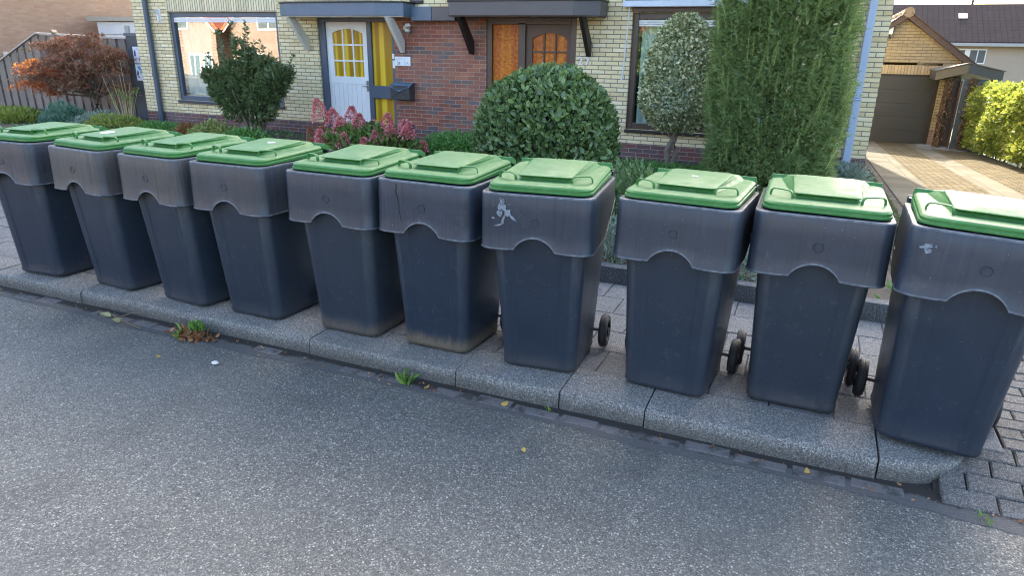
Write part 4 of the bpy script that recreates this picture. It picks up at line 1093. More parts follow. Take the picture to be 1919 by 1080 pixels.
# houses across the road, seen only as reflections in the panes
def opp_house(x, label):
    t_ = empty('opposite_house', (x, -18, -1.5), label, 'house', 'houses across the road reflected in the windows')
    MB().prism([(0,0),(7,0),(7,4.2),(3.5,7.6),(0,4.2)], -7, 0, axis='y').build('wall', PINKB, t_)
    MB().prism([(-.4,3.9),(3.5,7.75),(3.5,8.05),(-.7,3.9)], -7.3, .35, axis='y').prism([(7.4,3.9),(7.7,3.9),(3.5,8.05),(3.5,7.75)], -7.3, .35, axis='y').build('roof', ORT, t_)
    MB().prism([(-.42,3.75),(-.3,3.75),(3.5,7.5),(7.3,3.75),(7.42,3.75),(3.5,7.76)], .351, .40, axis='y').build('bargeboard', WHITE, t_)
    for (x0,z0,w,h) in ((2.4,3.9,2.2,1.2),(.7,.9,2.2,1.5),(4.3,.1,1.1,2.2),(5.6,.9,.9,1.4)):
        k = MB().box((x0,0.0,z0),(x0+w,.06,z0+h)).build('window', WHITE, t_)
        MB().box((x0+.12,.062,z0+.12),(x0+w/2-.05,.07,z0+h-.12)).box((x0+w/2+.05,.062,z0+.12),(x0+w-.12,.07,z0+h-.12)).build('pane', plain('opp_glass', (.10,.13,.14), .15), k)
    return t_
for i, x in enumerate((-47,-38.5,-30,-17.5,-3.6)):
    opp_house(x, ['salmon brick gabled house across the road, leftmost of its row','salmon brick gabled house across the road, second of its row','salmon brick gabled house reflected in the left window','salmon brick gabled house across the road, fourth of its row','salmon brick gabled house reflected in the right window'][i])
# ================================================================ planting
DKBARK = plain('bark', (.10,.075,.055), .9, var=.35, nscale=15, bump=.8, bscale=30)
def ball(n): return unit(rng.normal(0, 1, (n, 3)))
def lumps(d, amp, seed, k=5, n=14):
    r_ = np.random.default_rng(seed); c = unit(r_.normal(0,1,(n,3))); a = r_.uniform(-1,1,n)
    return 1+amp*sum(a[i]*np.exp(k*((d*c[i]).sum(1)-1)) for i in range(n))
def shell_points(n, c, rx, ry, rz, inner=.80, amp=.12, seed=1, power=1.0, flat=0.0):
    """points in the outer shell of a lumpy, superelliptic crown; returns points and outward normals"""
    d = ball(n); k = lumps(d, amp, seed)
    if power != 1.0: d2 = np.sign(d)*np.abs(d)**power; d2 = d2
    else: d2 = d
    r = (inner+(1-inner)*rng.uniform(0,1,n)**.6)*k
    return np.array(c)+d2*np.array([rx,ry,rz])*r[:,None], unit(d/np.array([rx,ry,rz]))
def limb(m, a, b, r0, r1, bend=.1, n=5):
    a, b = Vector(a), Vector(b); pts = []; rr_ = []
    off = Vector((random.uniform(-bend,bend), random.uniform(-bend,bend), 0))
    for i in range(n+1):
        f = i/n; pts.append(a.lerp(b, f)+off*math.sin(PI*f)+Vector((random.uniform(-.1,.1)*bend, random.uniform(-.1,.1)*bend, 0))); rr_.append(r0+(r1-r0)*f)
    m.tube(pts, rr_, 8)

# --- round laurel bush
t_ = empty('round_bush', (-2.66, 7.2, .07), 'large clipped dome of glossy dark green leaves behind the middle of the bin row', 'bush')
d = ball(15000); d = d[d[:,2] > -.55]
k = lumps(d, .09, 4, 14, 22)
P = np.sign(d)*np.abs(d)**.88
P = P*np.array([.735,.74,.80])*(k*(.86+.17*rng.uniform(0,1,len(d))**.7))[:,None]+np.array([0,0,.58])
P[:,2] = np.where(P[:,2] < .0, rng.uniform(0,.3,len(P)), P[:,2])
# crown runs on upwards a little
LAUREL = leafmat('laurel_leaf', [(0,(.07,.115,.05)),(.35,(.11,.18,.07)),(.62,(.16,.25,.085)),(.85,(.24,.34,.10)),(1,(.36,.46,.15))], rough=.36, trans=.25, spec=.6, clump=4)
leafmesh('foliage', T_leaf(1,.52,.10), P, unit(d)*.55+np.array([0,0,.35]), .068, LAUREL, t_, jitter=.55, facing=unit(d))
m = MB()
for i in range(9):
    a = random.uniform(0,2*PI); limb(m, (.05*math.cos(a),.05*math.sin(a),-.08), (.45*math.cos(a),.45*math.sin(a),random.uniform(.5,1.0)), .022,.008,.06)
m.build('stem', DKBARK, t_, smooth=True)
dd = ball(2500); leafmesh('inner_foliage', T_leaf(1,.6,.1), np.abs(dd[:,2:3])*0+dd*np.array([.62,.62,.62])+np.array([0,0,.60]), dd, .09, LAUREL, t_, jitter=.8)

# --- tall conifer
YEW = leafmat('yew_spray', [(0,(.085,.125,.055)),(.35,(.16,.235,.085)),(.65,(.26,.36,.125)),(.88,(.38,.48,.16)),(1,(.50,.58,.21))], rough=.55, trans=.40, spec=.35, clump=2.6)
t_ = empty('conifer', (-.42, 8.35, .07), 'tall dense green conifer column beside the pale blue drainpipe', 'tree')
def yr(z, a): return (.645+.05*np.clip(z/1.0,0,1)+.020*np.sin(a*3+z*2.1)+.022*np.sin(a*7-z*3.3)+.018*np.sin(a*13+z*6))*np.where(z > 3.2, np.sqrt(np.clip(1-((z-3.2)/1.05)**2, .02, 1)), 1)
ct = 1900; zc = rng.uniform(0, 4.15, ct); ac = rng.uniform(-PI*1.12, PI*.12, ct); rc = yr(zc, ac)*(1.0-.13*rng.uniform(0,1,ct)**1.2-.07*np.clip(np.sin(ac*11+2*np.sin(zc*3))*np.sin(zc*5+ac*3),0,1))
C = np.stack([rc*np.cos(ac), rc*np.sin(ac)*.95, zc], 1); Nc = np.stack([np.cos(ac), np.sin(ac), .35+0*ac], 1)
K = 24; off = rng.normal(0, 1, (ct*K, 3)); Pt = np.repeat(C, K, 0)+off*.032; Dt = np.repeat(Nc, K, 0)*.9+off*.75
leafmesh('foliage', T_spray(9,1,.075,.75), Pt, Dt, .056, YEW, t_, jitter=.2, facing=np.repeat(Nc, K, 0))
n = 9000; zz = rng.uniform(0, 4.15, n); aa = rng.uniform(-PI*1.12, PI*.12, n); rr2 = yr(zz, aa)*(1-.12-.12*rng.uniform(0,1,n))
leafmesh('foliage', T_spray(9,1,.10,.85), np.stack([rr2*np.cos(aa), rr2*np.sin(aa)*.95, zz], 1), np.stack([np.cos(aa), np.sin(aa), .3+0*aa], 1), .09, YEW, t_, jitter=.45)
n = 330; zz = rng.uniform(.1, 3.6, n); aa = rng.uniform(PI, 2*PI, n); r3 = yr(zz, aa)*1.0
tv = [(-.012,0,0),(.012,0,0),(0,1,0)]; tf = [(0,1,2)]
for q_ in range(22):
    y_ = .08+.88*q_/22; L_ = .11*(1-.6*q_/22); sg = 1 if q_ % 2 else -1; k_ = len(tv); zq = .05*((q_*5) % 3-1)
    tv += [(-.004, y_, 0), (.004, y_+.022, 0), (sg*L_, y_+L_*.9, zq)]; tf.append((k_, k_+1, k_+2))
leafmesh('shoot', (np.array(tv), tf), np.stack([r3*np.cos(aa), r3*np.sin(aa)*.95, zz], 1), np.stack([np.cos(aa)*.22, np.sin(aa)*.22, np.ones(n)], 1), .24, leafmat('yew_young', [(0,(.26,.38,.11)),(1,(.46,.55,.19))], .6, .35), t_, jitter=.10)
m = MB(); m.tube([(0,0,-.1),(0,0,1.5),(.02,0,3.6)], [.12,.09,.02], 10); m.build('trunk', DKBARK, t_, smooth=True)
n = 3500; zz = rng.uniform(0, 3.8, n); aa = rng.uniform(0, 2*PI, n); r3 = yr(zz, aa)*rng.uniform(.3,.78,n)
leafmesh('inner_foliage', T_spray(9,1,.16,.9), np.stack([r3*np.cos(aa), r3*np.sin(aa), zz], 1), np.stack([np.cos(aa), np.sin(aa), np.ones(n)], 1), .17, YEW, t_, jitter=.5)

# --- variegated clipped tree on a twisted stem
VAR = leafmat('variegated_leaf', [(0,(.08,.12,.05)),(.28,(.16,.21,.09)),(.44,(.36,.40,.20)),(.58,(.62,.64,.38)),(1,(.85,.84,.62))], rough=.35, trans=.15, spec=.5, clump=10)
t_ = empty('variegated_tree', (-1.64, 9.3, .07), 'clipped cone of cream-speckled leaves on a twisted bare trunk before the right window', 'tree')
n = 15000; d = ball(n); f = (d[:,2]+1)/2
hz = .60+1.42*f; rad = .50*np.sqrt(np.clip(1-np.abs((hz-.92)/1.12)**2.0,0,1))*np.where(hz < .92, np.sqrt(np.clip((hz-.52)/.40,0,1)), 1)
k = lumps(d, .05, 9, 9)*(1-.25*rng.uniform(0,1,n)**1.5)
hd = unit(d[:,:2]); P = np.concatenate([hd*(rad*k)[:,None], hz[:,None]-.02], 1)
leafmesh('foliage', T_leaf(1,.6,.10), P, np.concatenate([hd, np.full((n,1), .3)], 1), .042, VAR, t_, jitter=.8)
m = MB(); m.tube([(-.10,0,-.1),(-.06,.0,.12),(-.10,.02,.30),(-.02,0,.46),(.02,0,.62),(.0,0,.9)], [.055,.045,.040,.045,.038,.02], 9)
m.tube([(-.07,.03,-.1),(-.01,-.03,.15),(.03,.02,.32),(-.04,.02,.48),(.06,.0,.62),(.12,0,.75)], [.035,.03,.032,.03,.026,.015], 8)
m.tube([(-.02,0,.46),(-.12,.0,.60),(-.2,0,.75)], [.03,.02,.01], 7); m.build('trunk', plain('pale_bark', (.24,.19,.15), .9, var=.3, nscale=20, bump=.8), t_, smooth=True)

# --- dark shrub by the left window
SHR = leafmat('shrub_leaf', [(0,(.055,.085,.04)),(.4,(.10,.155,.06)),(.7,(.155,.22,.08)),(1,(.25,.32,.11))], rough=.5, trans=.28, clump=5)
t_ = empty('dark_shrub', (-8.78, 9.3, .07), 'dark green shrub with thin upright shoots on a short bare stem before the left window', 'shrub')
Ps, Ds = [], []
for (cx, cz, rx, rz, n) in ((.0,.95,.42,.28,1500),(-.50,.88,.30,.22,900),(-.72,1.02,.20,.14,380),(.50,.92,.30,.24,900),(.70,1.08,.20,.14,350),(.1,1.22,.30,.16,700),(-.28,1.16,.22,.16,420),(.38,1.20,.22,.14,400),(-.12,.62,.30,.2,800),(.3,.60,.30,.18,600),(-.42,.62,.24,.15,380),(.12,.42,.24,.14,380),(.02,1.38,.16,.12,230),(-.1,1.5,.10,.10,120),(-.28,.44,.2,.12,260),(.3,.78,.34,.22,700),(-.3,.80,.36,.22,700),(-.62,.78,.2,.16,300)):
    p, q = shell_points(n, (cx, random.uniform(-.1,.1), cz), rx, rx*.8, rz, .45, .25, int(n)); Ps.append(p); Ds.append(q)
P = np.concatenate(Ps); D_ = np.concatenate(Ds)
leafmesh('foliage', T_spray(7,1,.16,.9), P, D_+np.array([0,0,.5]), .085, SHR, t_, jitter=.5)
m = MB(); Ps = []; Ds = []
for (x0, x1, zt_, y) in ((-.55,-.86,1.42,0),(-.45,-.62,1.58,.05),(-.40,-.50,1.80,-.05),(-.2,-.28,1.96,0),(-.05,.02,1.86,.06),(.0,.10,1.92,-.04),(-.3,-.36,1.70,.1),(.15,.2,1.62,0),(-.12,-.12,1.72,-.1),(.55,.85,1.22,0),(.6,.92,1.05,.04),(.4,.55,1.45,0),(.25,.35,1.55,.05),(-.6,-1.0,1.15,0),(.65,.98,1.25,.03),(.7,1.0,1.42,0),(.55,.72,1.35,-.1),(.3,.42,1.62,-.1),(-.7,-1.02,1.0,.05),(-.65,-.8,1.3,-.1),(-.3,-.42,1.5,-.15),(.05,.15,1.6,-.15),(-.5,-.62,1.35,-.15),(.45,.65,1.22,-.15)):
    a, b = Vector((x0, y, 1.0)), Vector((x1, y, zt_)); m.tube([a, a.lerp(b,.5)+Vector((.02,0,.02)), b], [.006,.005,.003], 5)
    nn = int((b-a).length*58)
    for i in range(nn):
        f = i/nn; Ps.append(a.lerp(b, f)); Ds.append((math.cos(i*2.4), math.sin(i*2.4), .45))
for i in range(7):
    a = 2*PI*i/7; limb(m, (.03*math.cos(a), .03*math.sin(a), -.1), (.42*math.cos(a), .3*math.sin(a), .85), .035,.010,.05)
m.build('stem', plain('shrub_bark', (.20,.155,.12), .9, var=.3), t_, smooth=True)
leafmesh('shoot_leaf', T_diamond(1,.6), np.array([list(p) for p in Ps]), np.array(Ds), .062, SHR, t_, jitter=.3)

# --- Japanese maple
MAP = leafmat('maple_leaf', [(0,(.19,.075,.055)),(.35,(.28,.11,.08)),(.52,(.21,.17,.07)),(.70,(.32,.13,.085)),(.9,(.38,.19,.10)),(1,(.42,.26,.11))], rough=.6, trans=.25, clump=2.5, spec=.3)
MAP_SUN = leafmat('maple_sunlit_leaf', [(0,(.45,.10,.03)),(.5,(.55,.18,.04)),(1,(.60,.30,.06))], rough=.5, trans=.55, clump=4, spec=.3)  # sunlit copy of the maple leaf, backlit glow put into the colour
t_ = empty('maple_tree', (-14.1, 10.45, .05), 'spreading red-brown maple with sun-painted orange tips on its left, in front of the wooden fence', 'tree')
Ps, Ds, Po, Do = [], [], [], []; rs_ = np.random.default_rng(5)
pads = []
for i in range(58):
    a = rs_.uniform(0, 2*PI); rr_ = 1.0*math.sqrt(rs_.uniform(0,1)); zc = .62+1.02*rs_.uniform(0,1)**.9
    lim = math.sqrt(max(0.05, 1-((zc-.85)/1.02)**2)); cx = rr_*math.cos(a)*1.34*lim-.22-(.25 if zc < 1.2 else 0); cy = rr_*math.sin(a)*.75*lim; cx -= .14
    pads.append((cx, cy, zc, rs_.uniform(.26,.44)))
pads += [(-1.85,0,.72,.22),(-1.75,-.1,.62,.20),(-1.62,.1,.98,.22),(-1.55,0,.52,.2),(-1.35,0,1.52,.24),(-1.2,.1,1.62,.22),(.92,-.1,1.0,.25),(1.0,0,.75,.2),(.7,0,1.45,.25),(.3,0,1.72,.28),(-.4,0,1.68,.3)]
pads = [(a_*.86+.02, b_, c_, d_*.80) for a_, b_, c_, d_ in pads]
for (cx, cy, zc, r_) in pads:
    n = int(620*r_); q = rs_.normal(0, .45, (n,2)); rad = np.hypot(q[:,0], q[:,1])
    p = np.stack([cx+q[:,0]*r_*1.15, cy+q[:,1]*r_*1.15, zc-.16*rad**1.5*r_/.35+rs_.normal(0,.035,n)], 1)
    dd = np.stack([q[:,0], q[:,1], np.full(n,-.35)], 1)
    if cx < -1.22: Po.append(p); Do.append(dd)
    else: Ps.append(p); Ds.append(dd)
up_ = lambda A: np.tile([0,0,1.0], (len(A),1))
P = np.concatenate(Ps); leafmesh('foliage', T_star(5,1,.3), P, np.concatenate(Ds), .052, MAP, t_, jitter=.4, facing=up_(P))
P = np.concatenate(Po); o = leafmesh('foliage', T_star(5,1,.3), P, np.concatenate(Do), .056, MAP_SUN, t_, jitter=.4, facing=up_(P)); o['label'] = 'left tip leaves with the sun glow painted as orange'
m = MB(); limb(m, (.02,0,-.1), (.0,0,.42), .055,.042,.03)
for (cx, cy, zc, r_) in pads[::3]+pads[58:]:
    a = Vector((0,0,.36+.15*random.random())); b = Vector((cx, cy, zc-.05)); c_ = a.lerp(b, .5)+Vector((0,0,-.02)); m.tube([a, c_, b], [.024,.014,.004], 6)
m.build('trunk', DKBARK, t_, smooth=True)

# --- unseen tree behind the house that shades the maple, and one across the road
def plain_tree(x, y, z0, hh, r_, n, lab):
    t_ = empty('offview_tree', (x, y, z0), lab, 'tree')
    P, D_ = shell_points(n, (0,0,hh), r_, r_, r_*.95, .3, .3, int(x*-10)); leafmesh('foliage', T_leaf(1,.6,.1), P, D_, .22, LAUREL, t_, jitter=.6)
    m = MB(); m.tube([(0,0,-.3),(.1,0,hh*.5),(0,.1,hh)], [.16,.12,.05], 9); m.build('trunk', DKBARK, t_, smooth=True)
    return t_
plain_tree(-14.3, 19, -.6, 6.6, 2.0, 3600, 'unseen tree added behind the left end of the yellow brick house as shade')
plain_tree(-7.4, -13, -1.5, 3.6, 2.4, 3600, 'leafy tree across the road mirrored in the right window')

# --- low planting
def mound(name, x, y, rx, ry, rz, n, tm, size, mt, label, cat, seed=1, z0=.06, inner=.3, up=.5, group=None):
    t_ = empty(name, (x, y, z0), label, cat, group)
    d = ball(n); d[:,2] = np.abs(d[:,2]); k = lumps(d, .35, seed, 6)*(inner+(1-inner)*rng.uniform(0,1,n)**.5)
    o = leafmesh('foliage', tm, d*np.array([rx,ry,rz])*k[:,None], d*.7+np.array([0,0,up]), size, mt, t_, jitter=.45)
    return t_
JUN = leafmat('blue_juniper', [(0,(.055,.13,.085)),(.5,(.12,.24,.16)),(1,(.24,.38,.28))], .6, .15, clump=6)
LIME = leafmat('yellow_green_conifer', [(0,(.10,.15,.03)),(.5,(.22,.28,.05)),(1,(.42,.42,.10))], .6, .25, clump=4)
SILV = leafmat('silver_blue_leaf', [(0,(.13,.19,.14)),(.5,(.24,.31,.24)),(1,(.40,.47,.39))], .7, .15, clump=6)
GRN = leafmat('fresh_green_leaf', [(0,(.05,.15,.035)),(.5,(.11,.28,.055)),(1,(.22,.42,.10))], .5, .25, clump=5)
ORB = leafmat('rusty_leaf', [(0,(.16,.085,.035)),(.5,(.28,.14,.045)),(1,(.36,.22,.08))], .6, .25, clump=5)
YEL = leafmat('pale_yellow_green_leaf', [(0,(.12,.17,.05)),(.5,(.30,.34,.10)),(1,(.50,.50,.20))], .5, .25, clump=6)
SP = T_spray(7,1,.14,.8); LF = T_leaf(1,.45,.1)
mound('juniper', -13.95, 9.55, .46,.40,.28, 2200, SP, .085, JUN, 'blue-green feathery juniper low in front of the maple trunk', 'shrub', 2)
mound('low_conifer', -15.7, 9.5, .8,.5,.20, 2400, SP, .10, LIME, 'yellow-green low conifer left of the blue-green juniper', 'shrub', 3)
mound('low_conifer', -14.75, 9.2, .4,.4,.22, 1200, SP, .10, LIME, 'small golden-green conifer tuft between the far-left conifer and the juniper', 'shrub', 6)
mound('blue_groundcover', -12.9, 9.6, .75,.4,.24, 1800, SP, .06, SILV, 'blue-grey low mat of foliage right of the juniper, below the maple', 'plant', 4)
mound('low_shrub', -12.05, 9.3, .75,.4,.26, 1700, LF, .05, LIME, 'light green low shrub under the bare stalks by the gate', 'shrub', 5)
mound('creeping_plant', -11.0, 9.3, .65,.35,.20, 1700, SP, .05, GRN, 'flat green creeping plant in front of the dark red plinth left of the rusty plant', 'plant', 7)
mound('rusty_plant', -10.15, 9.15, .26,.25,.24, 700, LF, .05, ORB, 'rust-brown leafy plant, left one before the plinth under the left window', 'plant', 8)
mound('rusty_plant', -9.82, 9.1, .18,.2,.18, 420, LF, .05, ORB, 'smaller rust-brown plant between the larger rusty one and the yellowish shrub', 'plant', 9)
mound('yellow_shrub', -9.45, 9.1, .42,.3,.25, 1000, LF, .065, YEL, 'yellowish green shrub with long pale leaves left of the dark shrub stem', 'shrub', 10)
mound('low_shrub', -8.7, 9.0, .50,.3,.22, 900, LF, .05, GRN, 'green undergrowth round the stem of the dark shrub', 'shrub', 11)
mound('green_shrub', -4.95, 9.35, .62,.45,.38, 2300, LF, .05, GRN, 'fresh green low shrub against the red bricks between the pink flowers and the round bush', 'shrub', 12)
mound('low_shrub', -1.9, 9.0, .65,.5,.20, 2300, SP, .055, GRN, 'bright green feathery ground shrub right of the round bush, below the speckled tree', 'shrub', 13)
mound('low_shrub', -1.0, 9.4, .45,.4,.17, 1000, SP, .055, GRN, 'bright green ground shrub between the speckled tree trunk and the tall conifer', 'shrub', 14)
mound('silver_plant', .45, 9.95, .28,.2,.20, 800, SP, .06, SILV, 'blue-grey tufted plant at the foot of the pale blue drainpipe', 'plant', 15)
mound('silver_plant', -1.36, 5.12, .22,.15,.36, 900, T_leaf(1,.22,.08), .055, SILV, 'silver-leaved plant in the gap between the torn-sticker bin and the next one', 'plant', 16)
mound('silver_plant', -.38, 5.12, .22,.15,.30, 800, T_leaf(1,.22,.08), .055, SILV, 'silver-leaved plant in the gap left of the rain-marked bin', 'plant', 17)
mound('leafy_shrub', -1.45, 6.3, .40,.4,.62, 1700, LF, .055, LAUREL, 'loose dark green shrub right behind the torn-sticker bin, beside the round bush', 'shrub', 18)
o_ = mound('indoor_plant', -11.25, 11.35, .30,.2,.55, 700, LF, .07, GRN, 'white-flowered pot plant standing inside the left window', 'pot plant', 19, z0=.55)
leafmesh('flower', T_diamond(1,1), np.repeat(rng.uniform([-.3,-.2,.1],[.3,.0,.55],(26,3)), 12, 0)+rng.normal(0,.018,(312,3)), ball(312), .045, leafmat('white_petal', [(0,(.7,.68,.6)),(1,(.8,.8,.72))], .6, .3), o_)
bpy_box = box('sill_board', WHITE, (-11.9, 10.86, .50), (-9.35, 11.6, .545), w1)
# bare stalks
t_ = empty('stalk_plant', (-12.1, 9.5, .06), 'thin pale dry stalks with green seed heads rising before the grey gate', 'plant')
m = MB(); heads = []
for (x0,x1,h) in ((-.1,-.45,.95),(0,-.05,.85),(.05,.02,1.0),(.10,.10,1.25),(.0,-.2,.9),(.15,.2,.7),(-.05,-.3,.6),(.12,.25,.85)):
    m.tube([(x0,0,0),((x0+x1)/2+.02,0,h*.5),(x1,0,h)], [.006,.005,.003], 5)
for k_ in range(12):
    a, h = random.uniform(-.35,.35), random.uniform(.45,.72); heads.append((a, random.uniform(-.1,.1), h)); m.tube([(a*.3,0,0),(a,heads[-1][1],h)], [.004,.003], 5)
m.build('stem', plain('dry_stalk', (.42,.36,.20), .8), t_, smooth=True)
Hd = np.repeat(np.array(heads), 26, 0)+rng.normal(0,.022,(12*26,3)); leafmesh('seed_head', T_diamond(1,.5), Hd, ball(len(Hd)), .035, LIME, t_)

# --- hydrangea with pink cones
t_ = empty('hydrangea', (-6.05, 8.7, .06), 'hydrangea covered in upright pink and cream flower cones below the white door', 'shrub')
d = ball(2300); d[:,2] = np.abs(d[:,2]); P = d*np.array([.95,.45,.46])*(.35+.65*rng.uniform(0,1,2300)**.5)[:,None]
leafmesh('foliage', T_leaf(1,.55,.08), P, d, .095, leafmat('hydrangea_leaf', [(0,(.06,.12,.03)),(.5,(.13,.22,.05)),(1,(.26,.34,.10))], .5, .25, clump=4), t_, jitter=.5)
PINK = leafmat('pink_petal', [(0,(.46,.08,.11)),(.35,(.68,.17,.21)),(.6,(.78,.36,.34)),(.8,(.68,.50,.40)),(1,(.66,.60,.40))], .7, .3, clump=14, spec=.2)
RUST = leafmat('rusty_petal', [(0,(.28,.10,.06)),(.5,(.42,.18,.10)),(1,(.48,.38,.20))], .7, .3, clump=10, spec=.2)
m = MB(); cones = [(-.72,-.1,.58,.30,.105,-.12),(-.60,0,.50,.24,.10,0),(-.42,-.1,.42,.22,.10,.05),(-.32,.05,.50,.28,.11,.05),(-.10,-.05,.46,.24,.10,0),(.02,.1,.40,.20,.09,.1),(.34,0,.46,.26,.10,.05),(.46,-.1,.34,.24,.10,0),(.58,.05,.42,.22,.095,.1),(.70,-.05,.40,.22,.095,.12),(-.62,-.25,.24,.22,.10,-.1),(-.2,-.3,.26,.18,.09,0),(.15,-.3,.22,.18,.08,0),(.62,-.25,.12,.14,.08,.1),(.92,-.2,.12,.14,.09,.0),(1.12,-.15,.06,.12,.08,.0),(.85,.1,.22,.14,.08,.1),(.28,-.2,.34,.16,.08,0)]
Z0 = -.10
for i, (x, y, z, h, r_, lean) in enumerate(cones):
    r_ *= 1.3; h *= 1.15; n = 560; f = rng.uniform(0,1,n)**.8; a = rng.uniform(0,2*PI,n); rr_ = r_*(1-f)**.75*(.75+.3*rng.uniform(0,1,n))+.006
    p = np.stack([x+lean*f*h*2+rr_*np.cos(a), y+rr_*np.sin(a), z+Z0+f*h], 1)
    leafmesh('flower_cone', T_diamond(1,.9), p, np.stack([np.cos(a), np.sin(a), .3+0*a], 1), .030, PINK, t_, jitter=.5)
    m.tube([(x*.4,y*.5,0),(x*.9,y,z*.6),(x,y,z+Z0+h*.5)], [.007,.005,.003], 5)
for i, (x, y, z, h, r_, lean) in enumerate([(-1.0,0,.26,.22,.09,-.1),(-.92,-.1,.12,.20,.10,0),(-.82,0,.34,.16,.07,0),(-1.08,-.1,.08,.14,.08,-.1)]):
    n = 300; f = rng.uniform(0,1,n)**.8; a = rng.uniform(0,2*PI,n); rr_ = r_*(1-f)**.75+.006
    o = leafmesh('flower_cone', T_diamond(1,.9), np.stack([x+lean*f*h*2+rr_*np.cos(a), y+rr_*np.sin(a), z+Z0+f*h], 1), np.stack([np.cos(a), np.sin(a), .3+0*a], 1), .026, RUST, t_, jitter=.5); o['label'] = 'faded rusty flower cone'
m.build('stem', plain('hydrangea_stem', (.10,.07,.04), .8), t_, smooth=True)

# --- clipped hedge on the right of the drive
HED = leafmat('hedge_leaf', [(0,(.11,.16,.035)),(.4,(.22,.275,.048)),(.7,(.38,.40,.065)),(1,(.54,.52,.11))], rough=.38, trans=.42, spec=.55, clump=4)
t_ = empty('hedge', (4.0, 14, 0), 'sunlit yellow-green leafy hedge along the right side of the driveway', 'hedge')
def htop(y): return 1.24-.052*max(0, y-14)+.02*np.sin(y*1.7) if np.isscalar(y) else 1.24-.052*np.clip(y-14,0,9)+.02*np.sin(y*1.7)
Ps, Ds = [], []
n = 15000; y = rng.uniform(9.0, 20.0, n)
wob = .06*np.sin(y*3.1)+.05*np.sin(y*1.3+1)
base = -.052*np.clip(y-8.5,0,20)
xface = 3.72-.030*(y-9)
f = rng.uniform(0,1,n); z = base+.10+(htop(y)-base-.10)*f
x = xface+wob*.8+.05*np.sin(z*5+y*2)+.20*np.clip((f-.8)/.2,0,1)**2+.10*np.clip((.2-f)/.2,0,1)+rng.uniform(-.02,.13,n)
Ps.append(np.stack([x, y, z], 1)); Ds.append(np.tile([-1.0,-.15,.15], (n,1)))
n = 7000; y = rng.uniform(9.0, 20.0, n); x = 3.72-.03*(y-9)+.15+rng.uniform(0,1.1,n); z = htop(y)+.03*np.sin(x*6)+rng.uniform(-.10,.03,n)
Ps.append(np.stack([x,y,z],1)); Ds.append(np.tile([-.2,-.2,1.0],(n,1)))
n = 2600; a = rng.uniform(-PI/2*1.0, PI/2, n); f = rng.uniform(0,1,n); y = 20.0+.45*np.cos(a); x = 3.39+.60+.55*np.sin(a); z = -.6+.1+(htop(y)+.5)*f
Ps.append(np.stack([x,y,z],1)); Ds.append(np.stack([np.sin(a),np.cos(a),.2+0*a],1))
P = np.concatenate(Ps)-np.array([4.0,14,0]); D_ = np.concatenate(Ds)
leafmesh('foliage', T_leaf(1,.55,.10), P, D_+np.array([0,0,.1]), .085, HED, t_, jitter=.65, facing=D_)
n = 5000; y = rng.uniform(9.0,20.0,n); x = 3.95-.03*(y-9)+rng.uniform(0,.5,n); f = rng.uniform(0,.95,n); base = -.052*np.clip(y-8.5,0,20)
leafmesh('inner_foliage', T_leaf(1,.7,.10), np.stack([x,y,base+.1+(htop(y)-base-.12)*f],1)-np.array([4.0,14,0]), ball(n), .12, HED, t_, jitter=.6)
m = MB()
for i in range(36):
    y_ = 9.1+i*.3; b_ = -.052*max(0,y_-8.5); limb(m, (.05-.03*(y_-9)+random.uniform(-.05,.15), y_-14, b_-.1), (.0-.03*(y_-9)+random.uniform(-.1,.3), y_-14+random.uniform(-.1,.1), b_+.7), .018,.008,.04,3)
m.build('stem', DKBARK, t_, smooth=True)
# brown climber on the porch post
t_ = empty('climbing_plant', (3.05, 20.1, -.6), 'withered brown climbing plant on the porch posts beside the garage', 'plant')
n = 1500; z = rng.uniform(0,1.7,n); s_ = rng.integers(0,2,n); x = np.where(s_ == 0, .33, -.10)+rng.normal(0,.05,n); y = np.where(s_ == 0, .04, .45)+rng.normal(-.08,.05,n)
leafmesh('foliage', T_diamond(1,.6), np.stack([x,y,z],1), ball(n), .07, leafmat('dry_climber_leaf', [(0,(.07,.045,.03)),(.5,(.14,.09,.055)),(1,(.24,.17,.11))], .8, .2, clump=6), t_)
m = MB(); m.tube([(.33,-.04,-.05),(.31,-.05,.8),(.34,-.03,1.7)], .012, 6); m.tube([(-.10,.33,-.05),(-.12,.32,.8),(-.09,.33,1.7)], .012, 6); m.build('stem', DKBARK, t_, smooth=True)
# patchy grass beside the drive and on the bed by the house corner
n = 5200; x = rng.uniform(.74,1.0,n)+.0; y = rng.uniform(6.5,12.6,n); z = -.052*np.clip(y-8.5,0,9)
P = np.stack([x,y,z],1)
GR = leafmat('grass_blade', [(0,(.07,.10,.03)),(.5,(.13,.16,.045)),(1,(.22,.24,.09))], .6, .25, clump=3)
setp(leafmesh('grass', T_diamond(1,.14), P, np.tile([0,0,1.0],(n,1)), .035, GR, jitter=.5), 'short patchy grass along the edge of the driveway', 'grass', kind='stuff')
n = 9000; x = rng.uniform(-16,.7,n); y = rng.uniform(4.98,10.5,n)
keep = rng.uniform(0,1,n) < .5+.5*np.sin(x*1.9)*np.cos(y*1.3)
setp(leafmesh('ground_cover', T_spray(5,1,.2,.9), np.stack([x,y,.07+0*x],1)[keep], np.tile([0,0,1.0],(int(keep.sum()),1)), .075, GRN, jitter=.8), 'low green ground cover in the front garden', 'ground cover', kind='stuff')

